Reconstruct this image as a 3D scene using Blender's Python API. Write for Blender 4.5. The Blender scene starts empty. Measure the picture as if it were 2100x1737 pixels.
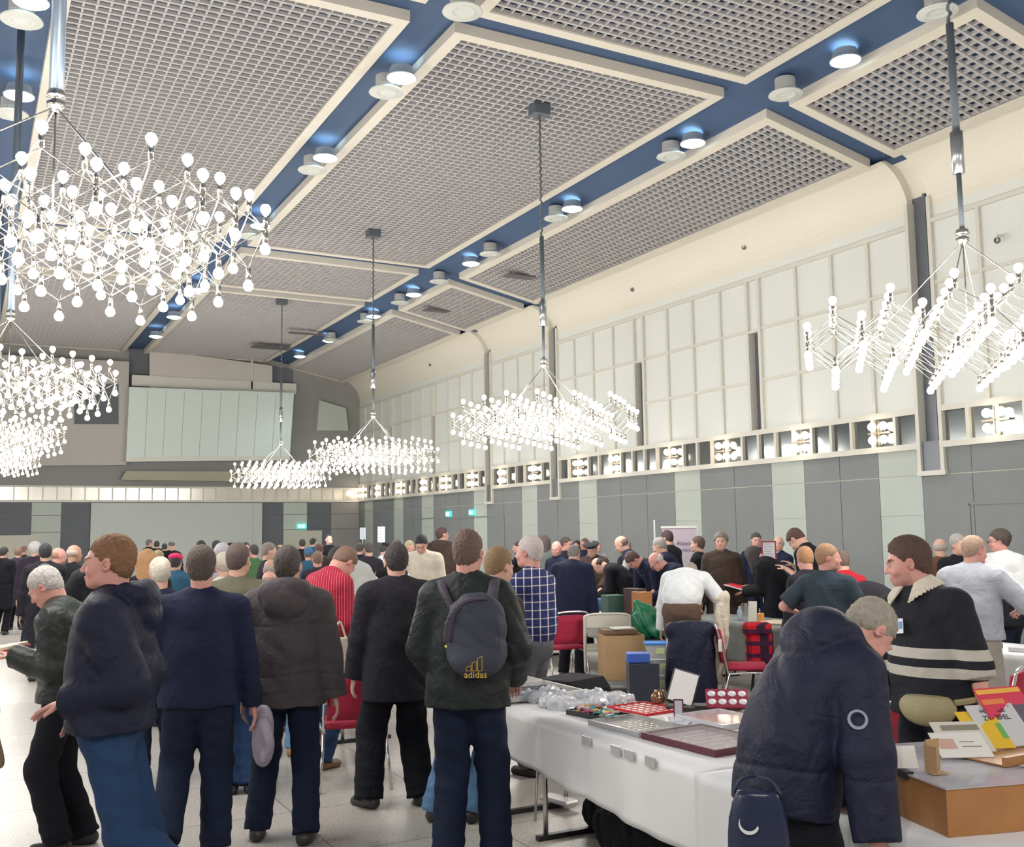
import bpy, math, random
import numpy as np
from mathutils import Vector, Matrix
R = math.radians
SC = bpy.context.scene
COL = SC.collection
random.seed(7)
# ---------------------------------------------------------------- camera
H = 1.85
_yaw, _pit, _rol, FPX = R(27.93), R(5.93), R(-0.80), 2115.5
_f = Vector((math.sin(_yaw)*math.cos(_pit), math.cos(_yaw)*math.cos(_pit), math.sin(_pit)))
_r = Vector((math.cos(_yaw), -math.sin(_yaw), 0)); _u = _r.cross(_f)
RT = math.cos(_rol)*_r + math.sin(_rol)*_u
UP = -math.sin(_rol)*_r + math.cos(_rol)*_u
FW = _f
cd = bpy.data.cameras.new('camera'); cam = bpy.data.objects.new('camera', cd); COL.objects.link(cam)
cd.sensor_width = 36; cd.lens = FPX/2100*36; cd.clip_start = .05; cd.clip_end = 200
cam.matrix_world = Matrix(((RT.x, UP.x, -FW.x, 0), (RT.y, UP.y, -FW.y, 0), (RT.z, UP.z, -FW.z, H), (0, 0, 0, 1)))
SC.camera = cam
# ---------------------------------------------------------------- world, exposure
w = bpy.data.worlds.new('world'); SC.world = w; w.use_nodes = True
w.node_tree.nodes['Background'].inputs[0].default_value = (.62, .70, .85, 1)
w.node_tree.nodes['Background'].inputs[1].default_value = .12
vs = SC.view_settings
vs.view_transform = 'Standard'; vs.look = 'None'; vs.gamma = 1; vs.use_curve_mapping = False; vs.exposure = 0.0
cy = SC.cycles
cy.max_bounces = 5; cy.diffuse_bounces = 3; cy.glossy_bounces = 2; cy.transmission_bounces = 4; cy.transparent_max_bounces = 6
cy.caustics_reflective = False; cy.caustics_refractive = False; cy.sample_clamp_indirect = 3.0; cy.sample_clamp_direct = 0
try:
    cy.use_denoising = True; cy.denoiser = 'OPENIMAGEDENOISE'
except Exception: pass
# ---------------------------------------------------------------- hall lamps (powers; the seen lamps hang in their fittings, the added fill lamps hang free)
CH_POWER = 420      # point light in the middle of each chandelier
DL_POWER = 200      # each ceiling downlight
RIGHT_ROW = [(7.72, 6.0), (7.72, 13.5), (7.72, 20.95), (7.72, 28.35)]
LEFT_ROW = [(.43, 7.1), (.43, 14.5), (.43, 21.95), (.43, 29.3)]
FAR_ROW = [(-7.0, 6.0), (-7.0, 20.95)]

def lamp(name, kind, loc, power, color, size=.1, parent=None, spot=None):
    l = bpy.data.lights.new(name, kind); l.energy = power; l.color = color
    if kind in ('POINT', 'SPOT'): l.shadow_soft_size = size
    if kind == 'SPOT': l.spot_size = spot; l.spot_blend = .8
    o = bpy.data.objects.new(name, l); o.location = loc; COL.objects.link(o)
    if parent: o.parent = parent
    return o
# ---------------------------------------------------------------- helpers
def ray(x, y): return RT*((x-1050)/FPX) + UP*((868.5-y)/FPX) + FW
def at(x, y, ax, v):
    d = ray(x, y); t = (v - (0, 0, H)[ax])/d[ax]; return Vector((0, 0, H)) + d*t
def hor(x): return 868.5 + FPX*(UP_h(x))
def UP_h(x):
    a = (x-1050)/FPX; return (FW.z + a*RT.z)/UP.z
def spot(x, d):
    """floor point seen at image column x (at eye level) with camera depth d"""
    r = ray(x, hor(x)); return Vector((r.x*d, r.y*d, 0))
def viewyaw(x): 
    r = ray(x, hor(x)); return math.atan2(r.x, r.y)
def tag(o, label=None, cat=None, group=None, kind=None):
    if label: o['label'] = label
    if cat: o['category'] = cat
    if group: o['group'] = group
    if kind: o['kind'] = kind
    return o
def empty(name, loc=(0, 0, 0), rz=0, label=None, cat=None, group=None, parent=None):
    o = bpy.data.objects.new(name, None); COL.objects.link(o); o.location = loc; o.rotation_euler.z = rz
    o.empty_display_size = .1
    if parent: o.parent = parent
    return tag(o, label, cat, group)
def copy_tree(o, parent=None):
    c = o.copy(); COL.objects.link(c); c.parent = parent
    for ch in list(o.children): copy_tree(ch, c)
    return c
_M = {}
def mat(name, col, rough=.6, metal=0, var=0, vscale=8, bump=0, bscale=60, emit=0, alpha=1, spec=.5, sheen=0, coat=0, ecol=None):
    if name in _M: return _M[name]
    m = bpy.data.materials.new(name); m.use_nodes = True; n = m.node_tree.nodes; L = m.node_tree.links
    b = n['Principled BSDF']; b.inputs['Base Color'].default_value = (*col, 1)
    b.inputs['Roughness'].default_value = rough; b.inputs['Metallic'].default_value = metal
    b.inputs['Specular IOR Level'].default_value = spec; b.inputs['Alpha'].default_value = alpha
    if sheen: b.inputs['Sheen Weight'].default_value = sheen
    if coat: b.inputs['Coat Weight'].default_value = coat
    if emit:
        b.inputs['Emission Color'].default_value = (*(ecol or col), 1); b.inputs['Emission Strength'].default_value = emit
    if var or bump:
        tc = n.new('ShaderNodeTexCoord')
    if var:
        t = n.new('ShaderNodeTexNoise'); t.inputs['Scale'].default_value = vscale; t.inputs['Detail'].default_value = 4
        L.new(tc.outputs['Object'], t.inputs[0])
        mx = n.new('ShaderNodeMix'); mx.data_type = 'RGBA'
        mx.inputs[6].default_value = (*[max(0, c*(1-var)) for c in col], 1); mx.inputs[7].default_value = (*[min(1, c*(1+var)) for c in col], 1)
        L.new(t.outputs[0], mx.inputs[0]); L.new(mx.outputs[2], b.inputs['Base Color'])
    if bump:
        t = n.new('ShaderNodeTexNoise'); t.inputs['Scale'].default_value = bscale; t.inputs['Detail'].default_value = 3
        L.new(tc.outputs['Object'], t.inputs[0]); bp = n.new('ShaderNodeBump'); bp.inputs['Strength'].default_value = bump; bp.inputs['Distance'].default_value = .01
        L.new(t.outputs[0], bp.inputs['Height']); L.new(bp.outputs[0], b.inputs['Normal'])
    _M[name] = m; return m
def nd(m): return m.node_tree.nodes, m.node_tree.links, m.node_tree.nodes['Principled BSDF']

class MB:
    def __init__(s): s.v = []; s.f = []; s.mi = []; s.cur = 0
    def add(s, vs, fs):
        k = len(s.v); s.v += [tuple(v) for v in vs]; s.f += [tuple(i+k for i in f) for f in fs]; s.mi += [s.cur]*len(fs); return s
    def box(s, a, b, M=None):
        x0, y0, z0 = a; x1, y1, z1 = b
        vs = [Vector(p) for p in ((x0, y0, z0), (x1, y0, z0), (x1, y1, z0), (x0, y1, z0), (x0, y0, z1), (x1, y0, z1), (x1, y1, z1), (x0, y1, z1))]
        if M is not None: vs = [M @ v for v in vs]
        return s.add(vs, [(0, 3, 2, 1), (4, 5, 6, 7), (0, 1, 5, 4), (1, 2, 6, 5), (2, 3, 7, 6), (3, 0, 4, 7)])
    def quad(s, *p): return s.add(p, [tuple(range(len(p)))])
    def hexa(s, b, t):  # bottom 4 corners, top 4 corners
        return s.add(list(b)+list(t), [(0, 3, 2, 1), (4, 5, 6, 7), (0, 1, 5, 4), (1, 2, 6, 5), (2, 3, 7, 6), (3, 0, 4, 7)])
    def tube(s, pts, r, n=8, caps=True):
        pts = [Vector(p) for p in pts]; rs = r if isinstance(r, (list, tuple)) else [r]*len(pts)
        k0 = len(s.v); prev = None
        for i, p in enumerate(pts):
            d = (pts[min(i+1, len(pts)-1)] - pts[max(i-1, 0)]).normalized()
            if prev is None:
                u = d.orthogonal().normalized()
            else:
                u = (prev - d*prev.dot(d)).normalized()
            prev = u; w_ = d.cross(u)
            for j in range(n):
                a = 2*math.pi*j/n; s.v.append(tuple(p + (u*math.cos(a) + w_*math.sin(a))*rs[i]))
        for i in range(len(pts)-1):
            for j in range(n):
                a = k0+i*n+j; b = k0+i*n+(j+1) % n
                s.f.append((a, b, b+n, a+n)); s.mi.append(s.cur)
        if caps:
            s.f.append(tuple(k0+j for j in reversed(range(n)))); s.mi.append(s.cur)
            s.f.append(tuple(k0+(len(pts)-1)*n+j for j in range(n))); s.mi.append(s.cur)
        return s
    def lathe(s, prof, c=(0, 0, 0), n=16, M=None):
        k0 = len(s.v)
        for r, z in prof:
            for j in range(n):
                a = 2*math.pi*j/n; p = Vector((r*math.cos(a), r*math.sin(a), z))
                if M is not None: p = M @ p
                s.v.append(tuple(p + Vector(c)))
        for i in range(len(prof)-1):
            for j in range(n):
                a = k0+i*n+j; b = k0+i*n+(j+1) % n
                s.f.append((a, b, b+n, a+n)); s.mi.append(s.cur)
        return s
    def ball(s, c, r, n=10, m=6, sz=1):
        return s.lathe([(max(r*math.sin(math.pi*i/m), 1e-4), -r*sz*math.cos(math.pi*i/m)) for i in range(m+1)], c, n)
    def rbox(s, a, b, r=.01, M=None):
        """box with chamfered vertical and horizontal edges"""
        x0, y0, z0 = a; x1, y1, z1 = b; r = min(r, (x1-x0)/2.1, (y1-y0)/2.1, (z1-z0)/2.1)
        def ring(i, z):
            q = i
            return [(x0+r+q-r, y0+r, z), (x0+r, y0+q, z), (x1-r, y0+q, z), (x1-q, y0+r, z), (x1-q, y1-r, z), (x1-r, y1-q, z), (x0+r, y1-q, z), (x0+q, y1-r, z)]
        rings = [ring(r*.9, z0), ring(0, z0+r), ring(0, z1-r), ring(r*.9, z1)]
        vs = [Vector(p) for rr in rings for p in rr]
        if M is not None: vs = [M @ v for v in vs]
        fs = [tuple(reversed(range(8))), tuple(range(24, 32))]
        for k in range(3):
            for j in range(8): fs.append((k*8+j, k*8+(j+1) % 8, k*8+8+(j+1) % 8, k*8+8+j))
        return s.add(vs, fs)
    def build(s, name, m, parent=None, smooth=False, loc=None, kind=None):
        me = bpy.data.meshes.new(name); me.from_pydata(s.v, [], s.f)
        for mm in (m if isinstance(m, (list, tuple)) else [m]): me.materials.append(mm)
        if isinstance(m, (list, tuple)): me.polygons.foreach_set('material_index', s.mi)
        if smooth: me.shade_smooth()
        me.update()
        o = bpy.data.objects.new(name, me); COL.objects.link(o)
        if parent is not None: o.parent = parent
        if loc is not None: o.location = loc
        if kind: o['kind'] = kind
        return o
def struct(name, mb, m, parent=None, smooth=False): 
    return mb.build(name, m, parent, smooth, kind='structure')
def T(loc, rx=0, ry=0, rz=0): return Matrix.Translation(loc) @ Matrix.Rotation(rz, 4, 'Z') @ Matrix.Rotation(ry, 4, 'Y') @ Matrix.Rotation(rx, 4, 'X')
def bez(pts, n=6):
    """Catmull-Rom through pts"""
    P_ = [Vector(p) for p in pts]; P_ = [P_[0]*2-P_[1]] + P_ + [P_[-1]*2-P_[-2]]; out = []
    for i in range(1, len(P_)-2):
        for k in range(n):
            t = k/n; a, b, c, d = P_[i-1:i+3]
            out.append(.5*((2*b)+(c-a)*t+(2*a-5*b+4*c-d)*t*t+(3*b-a-3*c+d)*t**3))
    return out + [P_[-2]]
def text(s, size, m, parent, M, depth=.001, align='CENTER', name='lettering'):
    cu = bpy.data.curves.new(name, 'FONT'); cu.body = s; cu.size = size; cu.extrude = depth; cu.align_x = align; cu.align_y = 'CENTER'; cu.resolution_u = 2
    tmp = bpy.data.objects.new(name, cu); COL.objects.link(tmp); bpy.context.view_layer.update()
    me = bpy.data.meshes.new_from_object(tmp.evaluated_get(bpy.context.evaluated_depsgraph_get())); bpy.data.objects.remove(tmp)
    me.materials.clear(); me.materials.append(m); o = bpy.data.objects.new(name, me); COL.objects.link(o); o.parent = parent; o.matrix_local = M; return o
# ================================================================ the hall
W, L = 13.8, 39.0
XL, YN = -13.0, -7.0
m_white = mat('wall_white', (.76, .78, .74), .55, var=.03, vscale=1.5)
m_cream = mat('cream_board', (.70, .65, .56), .5, var=.04, vscale=3)
m_grey = mat('grey_panel', (.235, .25, .255), .7, var=.07, vscale=2, bump=.15, bscale=120)
m_light = mat('pale_panel', (.50, .55, .51), .7, var=.04, vscale=2)
m_seam = mat('pale_seam', (.55, .54, .48), .6)
m_trim = mat('trim_white', (.70, .68, .61), .4)
m_dark = mat('slot_dark', (.17, .18, .21), .35, metal=.3, var=.2, vscale=3)
m_blue = mat('ceiling_blue', (.05, .095, .19), .7, var=.1, vscale=.8)
m_glass = mat('mirror_glass', (.24, .26, .27), .13, metal=.9)
m_grille = mat('grille_grey', (.47, .45, .45), .6)
m_bgrey = mat('back_wall_grey', (.30, .295, .29), .75, var=.08, vscale=1.2)
m_slate = mat('slate_panel', (.135, .145, .165), .75, var=.08, vscale=2)
m_screen = mat('screen_white', (.70, .78, .74), .6, var=.02)

m_floor = mat('floor_terrazzo', (.50, .46, .42), .42)
n, l, b = nd(m_floor)
tc = n.new('ShaderNodeTexCoord')
br = n.new('ShaderNodeTexBrick'); br.offset = 0; br.inputs['Scale'].default_value = 1; br.inputs['Mortar Size'].default_value = .006
br.inputs['Brick Width'].default_value = 1.0; br.inputs['Row Height'].default_value = 1.0
br.inputs['Color1'].default_value = (.47, .44, .40, 1); br.inputs['Color2'].default_value = (.53, .49, .45, 1); br.inputs['Mortar'].default_value = (.22, .20, .19, 1)
l.new(tc.outputs['Object'], br.inputs[0])
ns = n.new('ShaderNodeTexNoise'); ns.inputs['Scale'].default_value = 55; ns.inputs['Detail'].default_value = 4; l.new(tc.outputs['Object'], ns.inputs[0])
vo = n.new('ShaderNodeTexVoronoi'); vo.inputs['Scale'].default_value = 38; l.new(tc.outputs['Object'], vo.inputs[0])
mr = n.new('ShaderNodeMapRange'); mr.inputs[1].default_value = .35; mr.inputs[2].default_value = .7; mr.inputs[3].default_value = .72; mr.inputs[4].default_value = 1.12; l.new(ns.outputs[0], mr.inputs[0])
mx = n.new('ShaderNodeMix'); mx.data_type = 'RGBA'; mx.blend_type = 'MULTIPLY'; mx.inputs[0].default_value = 1
l.new(br.outputs[0], mx.inputs[6]); l.new(mr.outputs[0], mx.inputs[7]); l.new(mx.outputs[2], b.inputs['Base Color'])
struct('floor', MB().box((XL, YN, -.2), (W+.3, L+.3, 0)), m_floor)
for nme, a, c, mm in (('wall_left', (XL-.3, YN, 0), (XL, L, 9.4), m_white), ('wall_near', (XL, YN-.3, 0), (W, YN, 9.4), m_bgrey)):
    struct(nme, MB().box(a, c), mm)
# ---- ceiling: blue slab above, framed egg-crate panels below
def zc(X):  # underside height of the panels
    X = abs(X - .43)
    return 8.44 if X < 5.1 else (8.44 + (8.27-8.44)*(X-5.1)/4.55 if X < 9.6 else 8.24 + (7.77-8.24)*(X-10.4)/2.25)
cb = MB()
_xs = [XL, -9.2, -4.67, .43, 5.53, 10.03, 10.83, 13.6, W+.3]
for xa, xb in zip(_xs, _xs[1:]):
    za, zb = zc(xa)+.15, zc(xb)+.15
    if xa < -9: za = zb = 8.42
    cb.hexa([(xa, YN, za), (xb, YN, zb), (xb, L+.3, zb), (xa, L+.3, za)], [(xa, YN, 9.3), (xb, YN, 9.3), (xb, L+.3, 9.3), (xa, L+.3, 9.3)])
ceil = struct('ceiling', cb, m_blue)
def panel(x0, x1, y0, y1):
    z0, z1 = zc(x0), zc(x1)
    def P(x, y, dz): return (x, y, z0 + (z1-z0)*(x-x0)/(x1-x0) + dz)
    def slab(mb, xa, xb, ya, yb, a, c):
        mb.hexa([P(xa, ya, a), P(xb, ya, a), P(xb, yb, a), P(xa, yb, a)], [P(xa, ya, c), P(xb, ya, c), P(xb, yb, c), P(xa, yb, c)])
    fr = MB(); t = .17; hgt = .16
    slab(fr, x0, x0+t, y0, y1, 0, .03); slab(fr, x1-t, x1, y0, y1, 0, .03)
    slab(fr, x0+t, x1-t, y0, y0+t, 0, .03); slab(fr, x0+t, x1-t, y1-t, y1, 0, .03)
    slab(fr, x0, x0+.03, y0, y1, .03, hgt); slab(fr, x1-.03, x1, y0, y1, .03, hgt)
    slab(fr, x0+.03, x1-.03, y0, y0+.03, .03, hgt); slab(fr, x0+.03, x1-.03, y1-.03, y1, .03, hgt)
    fo = fr.build('panel_frame', m_cream, ceil)
    g = MB(); p = .155; nx = round((x1-x0-2*t)/p); ny = round((y1-y0-2*t)/p)
    for i in range(nx+1):
        x = x0+t+(x1-x0-2*t)*i/nx; slab(g, x-.013, x+.013, y0+t, y1-t, .045, .095)
    for j in range(ny+1):
        y = y0+t+(y1-y0-2*t)*j/ny; slab(g, x0+t, x1-t, y-.019, y+.019, .035, .085)
    g.build('grille', m_grille, fo)
XS = [(.76, 4.88), (5.52, 10.05), (10.88, 13.1)]
YS = [(8.05, 11.37), (11.87, 23.27), (23.93, 27.45), (27.97, L)]
for y0, y1 in YS:
    for x0, x1 in XS: panel(x0, x1, y0, y1)
    panel(-4.02, .10, y0, y1)
for x0, x1 in XS[:2]: panel(x0, x1, -3.4, 7.5)
panel(10.88, 13.1, -3.4, 7.5)
# air grille patches in the ceiling
vent = MB()
for x, y, dx, dy in ((11.9, 23.0-1.3, .5, .18), (9.2, 35.2, .65, .3), (9.6, 32.2, .6, .12), (11.7, 26.3, .5, .15)):
    z = zc(x)-.012; vent.box((x-dx, y-dy, z), (x+dx, y+dy, z+.02))
vent.build('air_grille', mat('vent_dark', (.12, .11, .12), .7), ceil)
# ---- right wall
wr = struct('wall_right', MB().box((W+.16, YN, 0), (W+.45, L, 9.4)), mat('wall_behind', (.10, .10, .11), .8))
SL = [(11.30, 11.75), (23.36, 23.78), (27.28, 27.68)]            # tall slots
SM = [(15.45, 15.80), (19.42, 19.78), (31.35, 31.70), (35.3, 35.6)]  # short slots
ZT0, ZT1, ZG = 3.13, 3.71, 6.79
up = MB()
edges = sorted([YN, L] + [v for s_ in SL for v in s_])
for a, c in zip(edges[::2], edges[1::2]):
    up.box((W, a, ZG), (W+.16, c, 7.10))
# wall between slots above the glass band
def seg(a, c, z0, z1): up.box((W, a, z0), (W+.16, c, z1))
cur = YN
for a, c in sorted(SL+SM):
    seg(cur, a, ZT1, ZG)
    if (a, c) in SM: seg(a, c, 5.73, ZG)
    cur = c
seg(cur, L, ZT1, ZG)
up.build('upper_boarding', m_white, wr)
# cove from wall top to ceiling
cv = MB(); NC = 10
def cove(t):
    a = t*math.pi/2*.80; r = .86
    return (W - r*(1-math.cos(a))*1.0 - 0*t, 7.02 + r*math.sin(a)*1.02)
prof = [(W, 7.02)] + [cove(i/NC) for i in range(1, NC+1)]; prof += [(13.08, zc(13.1)+.02)]
bays = [(YN, 7.5), (7.5, 11.34), (11.74, 23.36), (23.78, 27.28), (27.68, L)]
for a, c in bays:
    for (xa, za), (xb, zb) in zip(prof, prof[1:]):
        cv.quad((xa, a, za), (xa, c, za), (xb, c, zb), (xb, a, zb))
    for yy in (a, c):
        for (xa, za), (xb, zb) in zip(prof, prof[1:]):
            cv.quad((xa, yy, za), (xb, yy, zb), (xb+.15, yy, zb+.07), (xa+.15, yy, za+.07))
for a, c in SL:
    pr2 = [(x+.13, z+.05) for x, z in prof if z > 7.2]
    pr2 = [(W+.11, 7.3)] + pr2
    for (xa, za), (xb, zb) in zip(pr2, pr2[1:]): cv.quad((xa, a, za), (xa, c, za), (xb, c, zb), (xb, a, zb))
cv.build('cove', mat('cove_cream', (.80, .76, .66), .55), wr)
# ribs of the pale grid
rb = MB()
cols = []
for a, c in bays[1:]:
    pass
ys = [y for y in np.arange(-6.2, L, .9)]
marks = []
for y in [7.6, 8.5, 9.45, 10.41] + [12.65, 13.51, 14.43] + [16.66, 17.58, 18.5] + [20.7, 21.6, 22.5] + [24.7, 25.6, 26.5] + [28.6, 29.5, 30.4] + [32.6, 33.5, 34.4] + [36.5, 37.4, 38.3]:
    marks.append(y)
for y in marks: rb.box((W-.050, y-.032, ZT1), (W, y+.032, ZG))
for a, c in SL+SM:
    for y in (a, c): rb.box((W-.065, y-.035, ZT1 if (a, c) in SM else 2.69), (W+.1, y+.035, ZG if (a, c) in SM else 7.2))
for a, c in SL: rb.box((W-.07, a-.05, 2.64), (W+.1, c+.05, 2.72))
for a, c in SM: rb.box((W-.05, a, 5.70), (W+.1, c, 5.76))
blocks = [(YN, 11.30), (11.75, 23.36), (23.78, 27.28), (27.68, L)]
def inblocks(z, hz, d, skip=()):
    for a, c in blocks:
        cur = a
        for s0, s1 in sorted(skip):
            if a < s0 < c: rb.box((W-d, cur, z-hz), (W, s0, z+hz)); cur = s1
        rb.box((W-d, cur, z-hz), (W, c, z+hz))
inblocks(ZG, .035, .06); inblocks(5.76, .030, .042, SM); inblocks(4.73, .030, .042, SM); inblocks(ZT1, .05, .06); inblocks(ZT0, .05, .06)
# mullions of the glass band
y = 7.55; mul = []
for a, c in blocks:
    k = max(1, round((c-a)/.493)); 
    for i in range(k+1): mul.append(a+(c-a)*i/k)
for y in mul: rb.box((W-.05, y-.028, ZT0), (W+.08, y+.028, ZT1))
rb.build('lath_grid', m_trim, wr)
dk = MB()
for a, c in SL:
    dk.box((W+.10, a, 2.69), (W+.15, c, 7.32))
    dk.box((W+.02, a+.12, 2.72), (W+.07, a+.17, 7.3)); dk.box((W-.016, a, 2.72), (W-.004, c, 3.2))
for a, c in SM: dk.box((W+.10, a, 3.7), (W+.15, c, 5.75)); dk.box((W+.03, a+.1, 3.72), (W+.07, a+.13, 5.72))
dk.build('dark_slot', m_dark, wr)
gl = MB()
for a, c in blocks: gl.box((W+.02, a, ZT0), (W+.05, c, ZT1))
gl.build('mirror_band', m_glass, wr)
# lower wall: grey and pale panels
pale = [(2.2, 3.0), (5.1, 6.0), (8.0, 8.9), (11.76, 12.66), (14.44, 15.32), (17.52, 18.42), (21.6, 22.45), (24.62, 25.5), (27.7, 28.6), (31.7, 32.7), (34.4, 35.3), (37.5, 38.4)]
lg = MB(); ll = MB(); cur = YN; sm_ = MB()
for a, c in pale+[(L, L)]:
    ye = a
    parts = [(.02, 2.645), (2.665, ZT0-.05)]
    k = max(1, round((ye-cur)/1.05)); 
    for i in range(k):
        y0 = cur+(ye-cur)*i/k; y1 = cur+(ye-cur)*(i+1)/k
        for z0, z1 in parts: lg.box((W, y0+.008, z0), (W+.03, y1-.008, z1))
    if c > a:
        for z0, z1 in ((.02, 2.0), (2.008, 2.645), (2.66, ZT0-.05)): ll.box((W, a+.004, z0), (W+.03, c-.004, z1))
    cur = c
lg.build('grey_boarding', m_grey, wr); ll.build('pale_boarding', m_light, wr)
sm_.box((W+.015, YN, 0), (W+.16, L, ZT0)); sm_.build('panel_seams', m_seam, wr)
# door outlines in the right wall
dr = MB()
for a, c, z in ((31.6, 33.4, 2.3), (26.6, 31.2, 2.28), (8.2, 10.9, 2.17)):
    dr.box((W-.015, a-.02, 0), (W, a+.02, z)); dr.box((W-.015, c-.02, 0), (W, c+.02, z)); dr.box((W-.015, a, z-.02), (W, c, z+.02))
dr.build('door_outline', m_grey, wr)
# ---- back wall
wb = struct('wall_back', MB().box((XL, L, 0), (W+.45, L+.3, 9.4)), m_bgrey)
def B(x, y): p_ = at(x, y, 1, L); return p_.x, p_.z
def brect(mb, x0, y0, x1, y1, t=.05, d=0):
    ax, az = B(x0, y1); bx, bz = B(x1, y0); mb.box((ax, L-t-d, az), (bx, L-d, bz))
def bpoly(mb, pts, d0, d1):
    P_ = [B(*p_) for p_ in pts]; k = len(P_)
    mb.add([(x, L-d1, z) for x, z in P_]+[(x, L-d0, z) for x, z in P_], [tuple(range(k)), tuple(reversed(range(k, 2*k)))]+[(i, i+k, (i+1) % k+k, (i+1) % k) for i in range(k)])
x_ = MB(); x_.box((XL, L-.06, 3.05), (W, L, 3.12)); x_.box((XL, L-.06, 3.56), (W, L, 3.62))
for i in range(60):
    xx = -12.5+i*.45
    if xx < W: x_.box((xx-.02, L-.05, 3.1), (xx+.02, L, 3.58))
x_.build('band_frame', m_trim, wb)
m_goldmir = mat('band_panel', (.62, .60, .55), .25, metal=.5, var=.25, vscale=.8)
MB().box((XL, L-.03, 3.1), (W, L-.005, 3.58)).build('band_panel', m_goldmir, wb)
a_ = MB()
for x0, x1 in ((-6, .2), (2.9-1.1, 2.95-.02), (3.0, 3.95)): pass
lowg = MB(); lowp = MB(); lows = MB()
for x0, x1, k in ((-9, -.6, 's'), (-.6, .1, 'p'), (.1, 2.0, 's'), (2.02, 2.95, 'p'), (2.97, 3.88, 's'), (9.92, 10.72, 's'), (10.74, 11.66, 'p'), (11.68, 12.6, 's'), (12.62, 13.78, 'g')):
    tgt = {'s': lowg, 'p': lowp, 'g': lows}[k]
    for z0, z1 in ((.02, 2.0), (2.02, 2.58), (2.6, 3.03)): tgt.box((x0, L-.04, z0), (x1, L, z1))
lowg.build('slate_boarding', m_slate, wb); lowp.build('pale_boarding', m_light, wb); lows.build('dim_boarding', m_bgrey, wb)
sh = MB().box((3.9, L-.12, 0), (9.75, L, 3.02)).box((9.55, L-.16, 0), (9.9, L, 3.02))
sh.build('stage_shutter', mat('shutter', (.55, .58, .55), .6, var=.03), wb)
dd = struct('door_1', MB().box((10.74, L-.07, 0), (12.25, L-.041, 1.96)), mat('door_cream', (.55, .55, .47), .5))
struct('door_2', MB().box((-.1, L-.07, 0), (2.3, L-.041, 1.93)), mat('door_cream', (.5, .5, .4)))
# upper back wall
ub = MB(); bpoly(ub, [(305, 800), (305, 718), (555, 752), (555, 800)], 0, .25); ub.build('upper_white_panel', mat('upper_white', (.62, .58, .54), .6), wb)
db = MB(); bpoly(db, [(265, 800), (265, 705), (304, 712), (304, 800)], 0, .05); bpoly(db, [(556, 800), (556, 752), (600, 757), (600, 800)], 0, .05); bpoly(db, [(150, 872), (150, 790), (240, 790), (240, 872)], 0, .42)
db.build('dark_opening', m_slate, wb)
bx = MB(); bpoly(bx, [(-400, 960), (-400, 710), (262, 745), (256, 955)], 0, .4); bx.build('left_box', mat('boxing', (.50, .47, .44), .6, var=.04), wb)
rl = MB(); brect(rl, 268, 789, 603, 793, .3); brect(rl, 511, 730, 515, 800, .3); rl.build('rail', m_trim, wb)
sf = MB(); bpoly(sf, [(245, 985), (256, 967), (480, 968), (480, 988)], 0, .35); sf.build('soffit', mat('soffit', (.42, .40, .30), .6), wb)
pj_ = MB(); bpoly(pj_, [(647, 884), (652, 822), (706, 838), (711, 884)], 0, .2); pj_.build('pale_hatch', m_light, wb)
# projection screen
sc_ = empty('projection_screen', at(430, 945, 1, L-.7), 0, 'large white projection screen on the back wall below the ceiling', 'screen')
def scr(mb, pts, d0, d1):
    P_ = [at(x, y, 1, L-.7)-Vector(sc_.location) for x, y in pts]; k = len(P_)
    mb.add([p_+Vector((0, -d1, 0)) for p_ in P_]+[p_+Vector((0, -d0, 0)) for p_ in P_], [tuple(range(k)), tuple(reversed(range(k, 2*k)))]+[(i, i+k, (i+1) % k+k, (i+1) % k) for i in range(k)])
s1 = MB(); scr(s1, [(258, 946), (265, 794), (602, 806), (593, 943)], -.6, .06); s1.build('screen_body', m_screen, sc_)
s2 = MB()
for i in range(1, 9):
    t = i/9; xt = 265+337*t; xb = 258+335*t
    scr(s2, [(xb, 940-3*t), (xt, 799+12*t), (xt+1.1, 799+12*t), (xb+1.1, 940-3*t)], .06, .064)
s2.build('panel_joint', mat('joint', (.38, .42, .42), .6), sc_)
s3 = MB(); scr(s3, [(258, 947), (258, 938), (593, 935), (593, 944)], .0, .09); s3.build('lower_frame', m_trim, sc_)
# ================================================================ chandeliers, ceiling lamps, wall lamps
m_chrome = mat('chrome', (.62, .60, .56), .2, metal=1)
m_bulb = mat('bulb_glow', (1, .93, .82), .3, emit=14, ecol=(1, .93, .80)); m_bulb.cycles.emission_sampling = 'NONE'
m_cable = mat('cable_dark', (.10, .12, .14), .5)
SU, SV = .345, .45
nodes_h, nodes_m = [], []
c45 = math.cos(math.pi/4)
for v, n_ in ((-1.125, 4), (-.675, 6), (-.225, 8), (.225, 8), (.675, 6), (1.125, 4)):
    for k in range(n_): nodes_h.append(((k-(n_-1)/2)*SU, v))
for v in (-1.35, -.9, -.45, 0, .45, .9, 1.35):
    for k in range(-4, 5):
        u = k*SU
        if sum(1 for h in nodes_h if abs(h[0]-u) < SU*.6 and abs(h[1]-v) < SV*.6) >= 2: nodes_m.append((u, v))
def rot(p_): return (p_[0]*c45-p_[1]*c45, p_[0]*c45+p_[1]*c45)
nodes_h = [rot(p_) for p_ in nodes_h]; nodes_m = [rot(p_) for p_ in nodes_m]
ZM, DZ, HUBZ = -.88, .19, 0.0     # node level below the hub
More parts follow.
